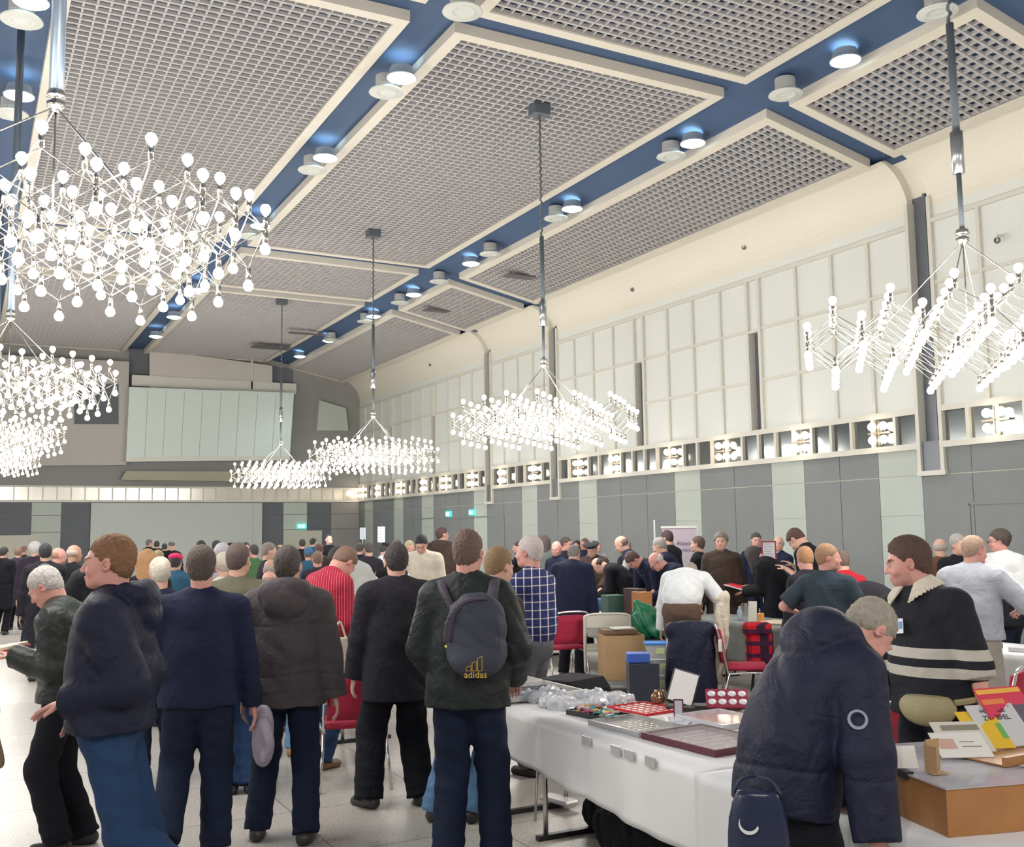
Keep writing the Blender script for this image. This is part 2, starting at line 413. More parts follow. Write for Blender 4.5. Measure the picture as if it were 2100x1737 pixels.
def make_chandelier():
    t = empty('chandelier', (0, 0, 0))
    fr = MB(); so = fr; bl = []
    def rod(a, c, r=.0042): fr.tube([a, c], r, 5, False)
    def sock(p_, s):
        z = p_[2]; so.tube([(p_[0], p_[1], z), (p_[0], p_[1], z+s*.085)], .0165, 8)
        bl.append((p_[0], p_[1], z+s*.118, s))
    for h in nodes_h:
        for s in (1, -1):
            p_ = (*h, ZM+s*DZ); sock(p_, s)
            for m_ in nodes_m:
                if math.hypot(h[0]-m_[0], h[1]-m_[1]) < .33: rod(p_, (*m_, ZM))
    for m_ in nodes_m:
        for s in (1, -1): sock((*m_, ZM+.012*s), s)
        fr.ball((*m_, ZM), .016, 6, 4)
    fr.build('lattice_frame', m_chrome, t, True)
    hb = MB(); hb.lathe([(.012, .10), (.05, .085), (.062, .055), (.062, .045), (.03, .04), (.03, .015), (.058, .008), (.055, -.02), (.03, -.045), (.012, -.06)], n=16)
    hb.build('hub', m_chrome, t, True)
    rd = MB()
    for k in range(4):
        best = min(nodes_h, key=lambda q_: (q_[0]-math.cos(k*math.pi/2+.78)*.75)**2+(q_[1]-math.sin(k*math.pi/2+.78)*.75)**2)
        rd.tube([(0, 0, -.02), (*best, ZM+DZ)], .006, 6, False)
    rd.tube([(0, 0, 0), (0, 0, ZM)], .007, 6); rd.build('hanging_rods', m_chrome, t, True)
    # bulbs: pear shaped
    def bulb(mb, x, y, z, s):
        pr = [(.001, .036), (.020, .031), (.032, .014), (.034, 0), (.029, -.016), (.018, -.032), (.014, -.045)]
        mb.lathe([(r_, zz*s) for r_, zz in (pr if s > 0 else pr)], (x, y, z), 8)
    b0 = MB(); bulb(b0, 0, 0, 0, 1); me1 = b0.build('bulb', m_bulb, t, True); 
    b1 = MB(); bulb(b1, 0, 0, 0, -1); me2 = b1.build('bulb', m_bulb, t, True)
    # near ones towards the visitor entrance are separate bulbs, the rest one mesh
    bl.sort(key=lambda q_: q_[1]+.5*q_[0])
    me1.location = bl[0][:3]; me2.location = bl[1][:3]
    if bl[0][3] < 0: me1.data, me2.data = me2.data, me1.data
    d_up, d_dn = (me1.data, me2.data) if bl[0][3] > 0 else (me2.data, me1.data)
    me1.data = d_up if bl[0][3] > 0 else d_dn; me2.data = d_up if bl[1][3] > 0 else d_dn
    for q_ in bl[2:99]:
        o = me1.copy(); o.data = d_up if q_[3] > 0 else d_dn; o.location = q_[:3]; COL.objects.link(o)
    rest = MB()
    for q_ in bl[99:]: bulb(rest, *q_)
    o = rest.build('bulb_cluster', m_bulb, t, True); o['kind'] = 'stuff'
    return t
def suspension(t, hubz, ceilz, style):
    c_ = MB(); top = ceilz-hubz
    if style == 'cable':
        c_.tube([(0, 0, .09), (0, 0, .62)], .022, 8); s_ = .62
        ob = MB().tube([(0, 0, .60), (0, 0, .98)], .055, 12).build('cable_sleeve', mat('steel', (.45, .47, .48), .3, metal=.9), t, True)
        c_.tube([(0, 0, .95), (0, 0, top*.50)], .034, 8)
        pts = [(0.018*math.cos(k*1.6), 0.018*math.sin(k*1.6), top*.50+(top*.5-.05)*k/70) for k in range(71)]
        c_.tube(pts, .013, 5); c_.tube([(0, 0, top*.5), (0, 0, top)], .008, 5)
        MB().box((-.14, -.11, top-.06), (.14, .11, top+.13)).build('ceiling_rose', m_cable, t)
    else:
        c_.tube([(0, 0, .09), (0, 0, top)], .048, 10)
    c_.build('suspension', m_cable if style == 'cable' else mat('pole_steel', (.16, .20, .25), .35, metal=.6), t, True)
proto = make_chandelier(); first = True
LPTS = [(.95*math.cos(k*math.pi/4+.2), .95*math.sin(k*math.pi/4+.2), (-1)**k*.26) for k in range(8)]+[(.35, .1, .3), (-.35, -.1, -.3)]
labs_r = ['bulb lattice chandelier hanging closest to the grey boarded wall at the right edge', 'bulb lattice chandelier on a long cable in front of the narrow dark wall slots',
          'bulb lattice chandelier whose hub hangs before the rounded wall corner', 'smallest bulb lattice chandelier, hanging just right of the projection screen']
labs_l = ['largest chandelier, a chrome lattice of glowing bulbs on a thick steel pole', 'slanting chandelier under the largest one, in front of the dark opening beside the screen',
          'third chandelier down at the left edge, overlapping the bulbs of the one above', 'lowest and farthest chandelier at the left edge above the heads']
jobs = [(x, y, 4.36, zc(x), 'cable', lb) for (x, y), lb in zip(RIGHT_ROW, labs_r)] + [(x, y, 4.66, 9.15, 'pole', lb) for (x, y), lb in zip(LEFT_ROW, labs_l)]
for x, y, hz, cz, st, lb in jobs:
    if first: t = proto; first = False
    else:
        t = proto.copy(); COL.objects.link(t)
        for ch in list(proto.children):
            if ch.name.split('.')[0] in ('suspension', 'cable_sleeve', 'ceiling_rose') or ch.type == 'LIGHT': continue
            c_ = ch.copy(); COL.objects.link(c_); c_.parent = t
    t.location = (x, y, hz); tag(t, lb, 'chandelier', 'bulb lattice chandeliers')
    suspension(t, hz, cz, st)
    for q_ in LPTS: lamp('chandelier_and_fill_light', 'POINT', (q_[0], q_[1], ZM+q_[2]), CH_POWER/len(LPTS), (1, .96, .90), .05, t)
for x, y in ((.43, -.3), (7.72, -1.5), (-7.0, 3.0), (-7.0, 10.5), (-7.0, 18.0), (-7.0, 26)): [lamp('chandelier_and_fill_light', 'POINT', (x+q_[0], y+q_[1], 3.6+q_[2]), CH_POWER*.3, (1, .96, .90), .06) for q_ in LPTS[:8:2]]  # unseen bare lamps added to brighten the faces; no chandeliers built here
# ---- ceiling downlights and air diffusers in the blue channels
m_dl = mat('downlight_glow', (.75, .95, 1), .3, emit=9, ecol=(.72, .94, 1)); m_dl.cycles.emission_sampling = 'NONE'
m_diff = mat('diffuser_white', (.62, .64, .60), .5)
def make_dl():
    t = empty('ceiling_downlight')
    MB().lathe([(.16, .20), (.19, .08), (.215, .06), (.21, .05), (.17, .05)], n=20).build('housing', mat('housing', (.35, .42, .50), .4), t, True)
    MB().lathe([(.001, .0), (.12, .01), (.205, .045), (.19, .07), (.001, .07)], n=20).build('glowing_lens', m_dl, t, True)
    lamp('downlight_beam', 'SPOT', (0, 0, -.02), DL_POWER, (.80, .92, 1), .12, t, R(110))
    return t
def make_df():
    t = empty('air_diffuser')
    MB().lathe([(.15, .1), (.15, .05), (.24, .02), (.25, 0), (.235, -.008), (.17, .0), (.16, -.012), (.12, -.012), (.11, 0), (.07, -.006), (.001, -.006)], n=24).build('disc', m_diff, t, True)
    MB().lathe([(.15, .24), (.15, .05)], n=16).build('duct', m_grille, t, True)
    return t
dl0 = make_dl(); df0 = make_df(); fd = ff = True
def chan(X, z, ys, kind, name):
    global fd, ff
    for k, y in enumerate(ys):
        if kind == 'd':
            o = dl0 if fd else copy_tree(dl0); fd = False
            o.location = (X+.05, y, z); tag(o, name % ORD[k], 'ceiling lamp', 'round cool white ceiling downlights')
        else:
            o = df0 if ff else copy_tree(df0); ff = False
            o.location = (X-.03, y, z-.02); tag(o, name % ORD[k], 'air diffuser', 'round ceiling air diffusers')
ORD = ['nearest', 'second', 'third', 'fourth', 'fifth', 'sixth', 'seventh', 'eighth', 'ninth']
chan(10.5, 8.2, [9.9, 13.3, 17.2, 21.9, 25.5, 28.6, 32.9, 36.3], 'd', 'round glowing downlight, %s one along the blue channel beside the white wall')
chan(5.2, 8.2, [13.1, 16.6, 21.0, 27.3, 31.1, 34.4], 'd', 'round glowing downlight, %s one along the middle blue ceiling channel')
chan(.43, 8.2, [10.2, 13.1, 16.1], 'd', 'round glowing downlight, %s one in the blue channel behind the chandelier pole')
chan(10.5, 8.2, [8.3, 11.0, 13.8, 17.7, 20.7, 23.6, 26.3, 29.1, 32.4], 'f', 'white round air diffuser, %s one along the blue channel beside the white wall')
chan(5.2, 8.2, [10.9, 13.5, 17.1, 21.6, 27.7], 'f', 'white round air diffuser, %s one along the middle blue ceiling channel')
chan(.43, 8.2, [13.5, 16.7], 'f', 'white round air diffuser, %s one in the blue channel behind the chandelier pole')
# ---- four-bulb wall lamps in the glass band
m_wb = mat('wall_bulb_glow', (1, .9, .75), .3, emit=7, ecol=(1, .86, .66)); m_wb.cycles.emission_sampling = 'NONE'
def make_wl():
    t = empty('wall_lamp')
    MB().box((-.05, -.24, -.015), (-.01, .24, .015)).box((-.05, -.012, -.21), (-.01, .012, .21)).build('cross_bar', mat('brass_dull', (.35, .30, .24), .4, metal=.7), t)
    for y in (-.125, .125):
        for z in (-.115, .115):
            MB().ball((-.07, y, z), .072, 12, 8).build('globe', m_wb, t, True)
    return t
wl0 = make_wl(); k = 0
wys = [at(x, y, 0, W).y for x, y in ((2045, 862), (1806, 888), (1647, 903), (1487, 922), (1380, 935), (1264, 948), (1190, 957), (1097, 968), (1033, 976), (970, 984), (915, 989), (872, 994), (822, 1000), (778, 1004), (745, 1008))]
for k, y in enumerate(wys):
    o = wl0 if k == 0 else copy_tree(wl0)
    o.location = (W-.0, y, 3.42)
    tag(o, 'lit four globe wall lamp in the glass band, %s one counted from the right edge' % (ORD+['tenth', 'eleventh', 'twelfth', 'thirteenth', 'fourteenth', 'last'])[k], 'wall lamp', 'four globe wall lamps in the glass band')
    if k % 2 == 0: lamp('wall_lamp_light', 'POINT', (-.3, 0, 0), 3, (1, .86, .68), .1, o)
# ---- exit signs, hooks and cameras on the wall
m_exit = mat('exit_green', (.05, .75, .6), .4, emit=1.6, ecol=(.05, .8, .62)); m_exw = mat('exit_white', (.8, 1, .95), .4, emit=2.5)
def exit_sign(name_, loc, rz, lb):
    t = empty('exit_sign', loc, rz, lb, 'exit sign', 'green exit signs')
    MB().box((-.17, -.03, -.085), (.17, .03, .085)).build('case', m_exit, t)
    g = MB(); g.box((-.13, -.034, -.05), (-.03, -.031, .05)).box((.01, -.034, -.055), (.10, -.031, .055)).build('running_figure_symbol', m_exw, t)
p_ = at(619, 1079, 1, L-.1); exit_sign('e', p_, 0, 'green exit sign above the pale door in the back wall')
p_ = at(920, 1054, 0, W-.04); exit_sign('e', p_, -math.pi/2, 'green exit sign on the right wall, farther of the two')
p_ = at(968, 1051, 0, W-.04); exit_sign('e', p_, -math.pi/2, 'green exit sign on the right wall, nearer of the two')
for (x, y), lb in (((1526, 505), 'small lens fitting on the cream wall top above the two short slots'), ((1297, 592), 'small lens fitting under the dark hatch of the ceiling grille'), ((882, 747), 'small lens fitting on the far cream wall top'), ((2045, 490), 'small wall fitting beside the hub of the right-hand chandelier')):
    p_ = at(x, y, 0, W-.12); t = empty('wall_fitting', p_, 0, lb, 'wall fitting', 'small fittings high on the wall')
    MB().tube([(.14, 0, .06), (0, 0, .06), (0, 0, 0)], .018, 6).build('bracket', m_trim, t)
    MB().lathe([(.04, -.03), (.055, 0), (.04, .03)], (0, 0, -.02), 12, Matrix.Rotation(math.pi/2, 4, 'Y')).build('lens', m_dark, t, True)
# ================================================================ people: smooth bodies grown from a posed skeleton
def V3(*a): return np.array(a, float)
def nrm(v): return v/(np.linalg.norm(v)+1e-9)
def frame(fwd, up):
    y = nrm(fwd); x = nrm(np.cross(y, up)); z = np.cross(x, y); return np.array([x, y, z])
def rotX(M_, a):   # pitch about own right axis (positive = nod forward/down)
    c, s = math.cos(a), math.sin(a); x, y, z = M_; return np.array([x, y*c - z*s, z*c + y*s])
def rotZ(M_, a):   # turn to own right
    c, s = math.cos(a), math.sin(a); x, y, z = M_; return np.array([x*c - y*s, y*c + x*s, z])
def rotY(M_, a):
    c, s = math.cos(a), math.sin(a); x, y, z = M_; return np.array([x*c + z*s, y, z*c - x*s])
class Sdf:
    """list of primitives joined with a smooth minimum"""
    def __init__(s): s.p = []; s.cut = []
    def ell(s, c, r, M=None, k=.03, sub=False):
        s.p.append(('e', np.array(c, float), np.array(r, float), np.eye(3) if M is None else M, k, sub)); return s
    def cap(s, a, b, ra, rb=None, k=.02, sq=None, clip=None, sub=False):
        s.p.append(('c', np.array(a, float), np.array(b, float), ra, ra if rb is None else rb, sq, clip, k, sub)); return s
    def plane(s, c, n_): s.cut.append((np.array(c, float), nrm(np.array(n_, float)))); return s   # keeps the side opposite to n
    def bounds(s, pad):
        lo = np.full(3, 9.); hi = -lo
        for q in s.p:
            if q[-1]: continue
            if q[0] == 'e': r = max(q[2]); a = b = q[1]
            else: a, b = q[1], q[2]; r = max(q[3], q[4])*(1 if q[5] is None else max(1, q[5][1]))
            lo = np.minimum(lo, np.minimum(a, b)-r); hi = np.maximum(hi, np.maximum(a, b)+r)
        return lo-pad, hi+pad
    def ev(s, P):
        d = np.full(len(P), 9., np.float32)
        for q in s.p:
            if q[0] == 'e':
                _, c, r, M, k, sub = q
                L_ = (P-c) @ M.T
                k0 = np.sqrt(((L_/r)**2).sum(1)); k1 = np.sqrt(((L_/(r*r))**2).sum(1))+1e-9
                e = k0*(k0-1)/k1
            else:
                _, a, b, ra, rb, sq, clip, k, sub = q
                ab = b-a; L2 = ab@ab+1e-12; pa = P-a
                t = np.clip(pa@ab/L2, 0, 1); v = pa - t[:, None]*ab
                if sq is not None:   # sq = (axis, factor): widen along the axis
                    ax, f = sq; cmp = v@ax; v = v - cmp[:, None]*ax*(1-1/f)
                e = np.sqrt((v*v).sum(1)) - (ra+(rb-ra)*t)
                if clip is not None: e = np.maximum(e, (P-clip[0])@clip[1])
            if sub:
                h = np.clip(.5-.5*(d+e)/k, 0, 1); d = d+(-e-d)*h + k*h*(1-h)
            else:
                h = np.clip(.5+.5*(d-e)/k, 0, 1); d = d*(1-h) + e*h - k*h*(1-h)
        for c, n_ in s.cut: d = np.maximum(d, (P-c)@n_)
        return d

class Multi:
    """union of several Sdf groups, each with its own cuts; optional displacement"""
    def __init__(s, *g, k=.015, disp=None): s.g = [q for q in g if q.p]; s.k = k; s.disp = disp
    def bounds(s, pad):
        b_ = [q.bounds(pad) for q in s.g]; return np.min([x[0] for x in b_], 0), np.max([x[1] for x in b_], 0)
    def ev(s, P):
        d = s.g[0].ev(P)
        for q in s.g[1:]:
            e = q.ev(P); h = np.clip(.5+.5*(d-e)/s.k, 0, 1); d = d*(1-h)+e*h - s.k*h*(1-h)
        if s.disp is not None: d = d + s.disp(P)
        return d
_CO = np.array([(i, j, k) for i in (0, 1) for j in (0, 1) for k in (0, 1)])
_ED = [(a, b) for a in range(8) for b in range(a+1, 8) if abs(_CO[a]-_CO[b]).sum() == 1]
def polygonise(S, h):
    lo, hi = S.bounds(h*2); H4 = 4*h
    n4 = np.ceil((hi-lo)/H4).astype(int)+1
    ax = [lo[i]+H4*(np.arange(n4[i])+.5) for i in range(3)]
    G = np.stack(np.meshgrid(*ax, indexing='ij'), -1).reshape(-1, 3)
    dc = S.ev(G)
    near = np.abs(dc) < H4*1.35
    n_ = n4*4+1
    D = np.repeat(np.repeat(np.repeat(np.where(dc < 0, -1., 1.).astype(np.float32).reshape(n4), 4, 0), 4, 1), 4, 2)
    D = np.pad(D, ((0, 1),)*3, mode='edge')
    nb = np.argwhere(near.reshape(n4))
    off = np.array([(i, j, k) for i in range(5) for j in range(5) for k in range(5)])
    idx = (nb[:, None, :]*4+off[None]).reshape(-1, 3)
    fl = np.unique(np.ravel_multi_index(idx.T, n_))
    I = np.stack(np.unravel_index(fl, n_), 1); Pf = lo + I*h
    out = np.empty(len(fl), np.float32)
    for a in range(0, len(fl), 200000): out[a:a+200000] = S.ev(Pf[a:a+200000])
    D.reshape(-1)[fl] = out
    s = D < 0
    c = np.zeros(tuple(np.array(D.shape)-1), np.int8)
    for o in _CO: c += s[o[0]:s.shape[0]-1+o[0], o[1]:s.shape[1]-1+o[1], o[2]:s.shape[2]-1+o[2]]
    act = np.argwhere((c > 0) & (c < 8))
    if len(act) == 0: return np.zeros((0, 3)), np.zeros((0, 4), int)
    vid = np.full(c.shape, -1, np.int32); vid[tuple(act.T)] = np.arange(len(act))
    cv_ = np.stack([D[tuple((act+o).T)] for o in _CO], 1)
    acc = np.zeros((len(act), 3)); cnt = np.zeros(len(act))
    for a, b in _ED:
        va, vb = cv_[:, a], cv_[:, b]; m_ = (va < 0) != (vb < 0)
        t = np.where(m_, va/np.where(m_, va-vb, 1), 0)[:, None]
        acc += np.where(m_[:, None], _CO[a]+t*(_CO[b]-_CO[a]), 0); cnt += m_
    Vv = lo + (act + acc/cnt[:, None])*h
    F = []
    for ax_ in range(3):
        u, v = (ax_+1) % 3, (ax_+2) % 3
        sl0 = [slice(None)]*3; sl1 = [slice(None)]*3; sl0[ax_] = slice(0, -1); sl1[ax_] = slice(1, None)
        ch = s[tuple(sl0)] != s[tuple(sl1)]
        e = np.argwhere(ch)
        e = e[(e[:, u] > 0) & (e[:, v] > 0) & (e[:, u] < c.shape[u]) & (e[:, v] < c.shape[v])]
        eu = np.zeros(3, int); eu[u] = 1; ev_ = np.zeros(3, int); ev_[v] = 1
        q = np.stack([vid[tuple((e-eu-ev_).T)], vid[tuple((e-ev_).T)], vid[tuple(e.T)], vid[tuple((e-eu).T)]], 1)
        ins = s[tuple(e.T)]
        q[~ins] = q[~ins][:, ::-1]
        F.append(q[(q >= 0).all(1)])
    return Vv, np.concatenate(F)
NQUAD = 0
def grow(name, S, h, m, parent=None, paint=None, loc=None):
    global NQUAD
    v, f = polygonise(S, h); NQUAD += len(f)
    me = bpy.data.meshes.new(name)
    me.vertices.add(len(v)); me.vertices.foreach_set('co', v.astype(np.float32).ravel())
    me.loops.add(len(f)*4); me.loops.foreach_set('vertex_index', f.astype(np.int32).ravel())
    me.polygons.add(len(f)); me.polygons.foreach_set('loop_start', np.arange(0, len(f)*4, 4, dtype=np.int32))
    me.update(calc_edges=True); me.shade_smooth()
    if paint is not None:
        ca = me.color_attributes.new('Col', 'BYTE_COLOR', 'POINT'); c = paint(v); c = np.concatenate([c, np.ones((len(c), 1))], 1)
        ca.data.foreach_set('color', c.astype(np.float32).ravel())
    me.materials.append(m)
    o = bpy.data.objects.new(name, me); COL.objects.link(o)
    if parent: o.parent = parent
    if loc is not None: o.location = loc
    return o
m_skin = mat('skin', (.8, .5, .4), .5)
n, l, b = nd(m_skin); vc = n.new('ShaderNodeVertexColor'); vc.layer_name = 'Col'; l.new(vc.outputs[0], b.inputs['Base Color'])
b.inputs['Subsurface Weight'].default_value = .08; b.inputs['Subsurface Radius'].default_value = (.02, .008, .004)
def cloth(name, col, rough=.85, bump=.25, bs=160, pat=None, sheen=.0):
    """woven cloth; pat = ('plaid', period, width, colour) or ('stripes', ...)"""
    if name in _M: return _M[name]
    m = mat(name, col, rough, var=.16, vscale=14, bump=bump, bscale=bs, spec=.25, sheen=sheen)
    n, l, b = nd(m)
    if b.inputs['Normal'].links:
        bp = b.inputs['Normal'].links[0].from_node; t2 = n.new('ShaderNodeTexNoise'); t2.inputs['Scale'].default_value = 7; t2.inputs['Detail'].default_value = 4; t2.inputs['Distortion'].default_value = 1.4
        tc2 = n.new('ShaderNodeTexCoord'); l.new(tc2.outputs['Object'], t2.inputs[0]); b2 = n.new('ShaderNodeBump'); b2.inputs['Strength'].default_value = .55; b2.inputs['Distance'].default_value = .035
        l.new(t2.outputs[0], b2.inputs['Height']); l.new(bp.outputs[0], b2.inputs['Normal']); l.new(b2.outputs[0], b.inputs['Normal'])
    if pat:
        n, l, b = nd(m); tc = n.new('ShaderNodeTexCoord'); sp = n.new('ShaderNodeSeparateXYZ'); l.new(tc.outputs['Object'], sp.inputs[0])
        def line(sock, per, wd, ph=0):
            a = n.new('ShaderNodeMath'); a.operation = 'MULTIPLY_ADD'; a.inputs[1].default_value = 1/per; a.inputs[2].default_value = 50+ph; l.new(sock, a.inputs[0])
            f = n.new('ShaderNodeMath'); f.operation = 'FRACT'; l.new(a.outputs[0], f.inputs[0])
            g = n.new('ShaderNodeMath'); g.operation = 'LESS_THAN'; g.inputs[1].default_value = wd; l.new(f.outputs[0], g.inputs[0]); return g.outputs[0]
        def mixc(fac, c2, prev):
            x = n.new('ShaderNodeMix'); x.data_type = 'RGBA'; l.new(fac, x.inputs[0]); l.new(prev, x.inputs[6]); x.inputs[7].default_value = (*c2, 1); return x.outputs[2]
        prev = b.inputs['Base Color'].links[0].from_socket
        if pat[0] == 'plaid':
            _, per, wd, c2, c3 = pat
            xy = n.new('ShaderNodeMath'); xy.operation = 'MULTIPLY_ADD'; l.new(sp.outputs[0], xy.inputs[0]); xy.inputs[1].default_value = -.53; l.new(sp.outputs[1], xy.inputs[2])
            s1 = line(sp.outputs[2], per, wd); s2 = line(xy.outputs[0], per*1.1, wd)
            prev = mixc(s1, c3, prev); prev = mixc(s2, c2, prev)
            pr = n.new('ShaderNodeMath'); pr.operation = 'MULTIPLY'; l.new(s1, pr.inputs[0]); l.new(s2, pr.inputs[1]); prev = mixc(pr.outputs[0], tuple(min(1, c*1.35) for c in c2), prev)
        elif pat[0] == 'pin':
            _, per, wd, c2 = pat
            xy = n.new('ShaderNodeMath'); xy.operation = 'ADD'; l.new(sp.outputs[0], xy.inputs[0]); l.new(sp.outputs[1], xy.inputs[1])
            prev = mixc(line(xy.outputs[0], per, wd), c2, prev)
        elif pat[0] == 'bands':
            for z0, z1, c2 in pat[1]:
                g1 = n.new('ShaderNodeMath'); g1.operation = 'GREATER_THAN'; g1.inputs[1].default_value = z0; l.new(sp.outputs[2], g1.inputs[0])
                g2 = n.new('ShaderNodeMath'); g2.operation = 'LESS_THAN'; g2.inputs[1].default_value = z1; l.new(sp.outputs[2], g2.inputs[0])
                pr = n.new('ShaderNodeMath'); pr.operation = 'MULTIPLY'; l.new(g1.outputs[0], pr.inputs[0]); l.new(g2.outputs[0], pr.inputs[1]); prev = mixc(pr.outputs[0], c2, prev)
        l.new(prev, b.inputs['Base Color'])
    return m
def hairmat(col):
    return mat('hair_%02d%02d%02d' % tuple(int(c*99) for c in col), col, .75, var=.35, vscale=45, bump=.6, bscale=130)
def ik(a, c, l1, l2, pole):
    d = c-a; D_ = np.linalg.norm(d); D2 = min(max(D_, abs(l1-l2)+.01), (l1+l2)*.999); u = d/(D_+1e-9)
    if D_ > D2: c = a+u*D2
    x = (l1*l1-l2*l2+D2*D2)/(2*D2); y = math.sqrt(max(l1*l1-x*x, 0)); p = pole-u*(pole@u); return a+u*x+nrm(p)*y, c
SKIN = {'fair': (.62, .36, .28), 'pink': (.62, .31, .26), 'tan': (.52, .29, .20), 'pale': (.70, .46, .38)}

def person(px, d, face, Ht=1.75, h=.018, lean=0, hunch=0, head=(8, 0, 0), lh=None, rh=None, feet=None, build=1.0, skin='fair',
           hair='short', hcol=(.10, .06, .04), top='jacket', tcol='navy', hem=.86, puff=.012, sleeve=1.0, hood=0, collar=1, leg='jeans_dark',
           shoe=(.03, .03, .03), label='person', group=None, loc=None, sit=0, twist=0, roll=0, curl=.5, beard=0, glasses=0, hat=None, under=None, trouser=.012,
           elbow=(.25, -1, -.2), legs=True, seams=()):
    """one posed figure. px, d: image column and camera depth of the hips; face: 0 away from the camera, 90 to image right"""
    k = Ht/1.75; P0 = spot(px, d) if loc is None else Vector(loc)
    rz = -(viewyaw(px)+R(face)) if loc is None else R(face)
    X, Y, Z = np.eye(3)
    hipz = (.93)*k if not sit else .50
    hip = V3(0, 0, hipz)
    if feet is None: feet = ((-.11, .02, 0, 8), (.11, -.02, 0, -8)) if not sit else ((-.13, .42, 0, 0), (.13, .42, 0, 0))
    lz = 0 if sit else -min(f[2] for f in feet)
    # spine
    A = R(lean); M0 = frame(V3(0, math.cos(A*.35), -math.sin(A*.35)), Z)
    M1 = rotY(rotX(rotZ(np.eye(3), R(twist)), R(lean)), R(roll)); M2 = rotX(M1, R(hunch)); 
    waist = hip + M0[2]*.13*k; chest = waist + M1[2]*.22*k; neck = chest + M2[2]*.19*k
    shw = .175*k*build
    MH = rotY(rotX(rotZ(M2 if abs(lean)+abs(hunch) > 1e3 else rotX(np.eye(3), R(lean*.55+hunch*.7)), R(head[1])), R(head[0])), R(head[2]))
    hb = neck + (M2[2]*.55+MH[2]*.45)*.075*k            # skull base
    hc = hb + MH[2]*.085*k + MH[1]*.018*k                # head centre
    q = k*1.0
    B_ = Sdf()
    # torso of the body
    B_.ell(hip+Z*.02, V3(.155, .115, .13)*k, M0, .05); B_.ell(waist, V3(.135, .10, .13)*k, M1, .06); B_.ell(chest+M2[2]*.02, V3(.15, .105, .17)*k, M2, .06)
    B_.cap(neck-M2[2]*.06*k-M2[0]*shw*.8, neck-M2[2]*.06*k+M2[0]*shw*.8, .055*k, k=.05)
    B_.cap(neck-M2[2]*.05*k, hb+MH[2]*.015-MH[1]*.012*k, .060*k, .055*k, k=.03)
    # head
    def hp(x, y, z): return hc + (MH[0]*x + MH[1]*y + MH[2]*z)*q
    B_.ell(hp(0, -.018, .028), V3(.076, .097, .088)*q, MH, .03)
    B_.ell(hp(0, .022, -.035), V3(.060, .072, .080)*q, MH, .035)
    B_.ell(hp(0, .072, -.090), V3(.030, .022, .020)*q, MH, .025); B_.ell(hp(0, .035, -.078), V3(.052, .050, .030)*q, MH, .03)
    fine = h < .0145
    if fine:
        B_.ell(hp(0, .088, .018), V3(.052, .010, .011)*q, MH, .018)     # brow
        for s in (-1, 1):
            B_.ell(hp(s*.031, .094, -.002), V3(.019, .012, .013)*q, MH, .010, True)
            B_.ell(hp(s*.031, .078, -.002), V3(.0135, .0135, .0115)*q, MH, .004)
            B_.ell(hp(s*.040, .070, -.036), V3(.020, .018, .020)*q, MH, .022)
            B_.ell(hp(s*.079, -.008, -.012), V3(.008, .019, .031)*q, rotZ(MH, s*.35), .008)
            B_.ell(hp(s*.084, -.004, -.009), V3(.006, .009, .016)*q, rotZ(MH, s*.35), .004, True)
        B_.cap(hp(0, .090, .006), hp(0, .112, -.030), .0075*q, .0105*q, k=.012)
        for s in (-1, 1): B_.ell(hp(s*.011, .101, -.035), V3(.008, .009, .007)*q, MH, .006)
        B_.ell(hp(0, .097, -.060), V3(.022, .009, .0055)*q, MH, .006); B_.ell(hp(0, .094, -.071), V3(.019, .009, .006)*q, MH, .006)
        B_.ell(hp(0, .1045, -.0655), V3(.022, .004, .0018)*q, MH, .003, True)
    else:
        B_.cap(hp(0, .09, 0), hp(0, .108, -.03), .011*q, .016*q, k=.02)
        for s in (-1, 1): B_.ell(hp(s*.078, -.008, -.012), V3(.012, .02, .032)*q, MH, .01)
    # arms
    arms = []
    for s, tgt in ((-1, lh), (1, rh)):
        sh = neck - M2[2]*.078*k + M2[0]*s*shw*.97
        if tgt is None: tgt = (s*.27*k*build**.5, .06, .80*k)
        el, wr_ = ik(sh, np.array(tgt, float), .29*k, .27*k, V3(s*elbow[0], elbow[1], elbow[2]))
        arms.append((s, sh, el, wr_))
        B_.cap(sh, el, .050*k, .042*k, k=.03); B_.cap(el, wr_, .041*k, .027*k, k=.02)
        # hand
        fd = nrm(wr_-el); hg = 0 if lh is None and rh is None else 1
        side = nrm(np.cross(fd, Z) if abs(fd[2]) < .9 else X*1.0)
        if abs(fd[2]) >= .9 or tgt[2] < .9*k: pn = nrm(-X*s*1.0 - fd*(-X[0]*s*fd[0])); pn = nrm(pn-fd*(pn@fd))   # palm faces the thigh
        else: pn = nrm(-Z-fd*(-Z@fd))                                                                            # palm faces down
        sd = np.cross(fd, pn)*(1 if True else 1)
        th = 1 if sd@Y > 0 or (abs(fd[2]) < .9 and (sd@X)*(-s) > 0) else -1
        pc = wr_ + fd*.052*k
        Mh = np.array([sd, fd, pn])
        B_.ell(wr_+fd*.045*k, V3(.037, .056, .0155)*k, Mh, .012)
        if h < .014:
            for i_, (o_, ln, r_) in enumerate(((.028, .070, .0088), (.0095, .078, .0090), (-.009, .074, .0086), (-.027, .058, .0076))):
                b0_ = wr_+fd*.088*k + sd*th*o_*k; c1 = curl*(.5+.12*i_); m1 = nrm(fd*math.cos(c1)+pn*math.sin(c1)); m2 = nrm(fd*math.cos(c1*2.2)+pn*math.sin(c1*2.2))
                r_ = max(r_*k, h*.72)
                B_.cap(b0_, b0_+m1*ln*.5*k, r_, r_*.97, k=.004); B_.cap(b0_+m1*ln*.5*k, b0_+m1*ln*.5*k+m2*ln*.5*k, r_*.97, r_*.82, k=.004)
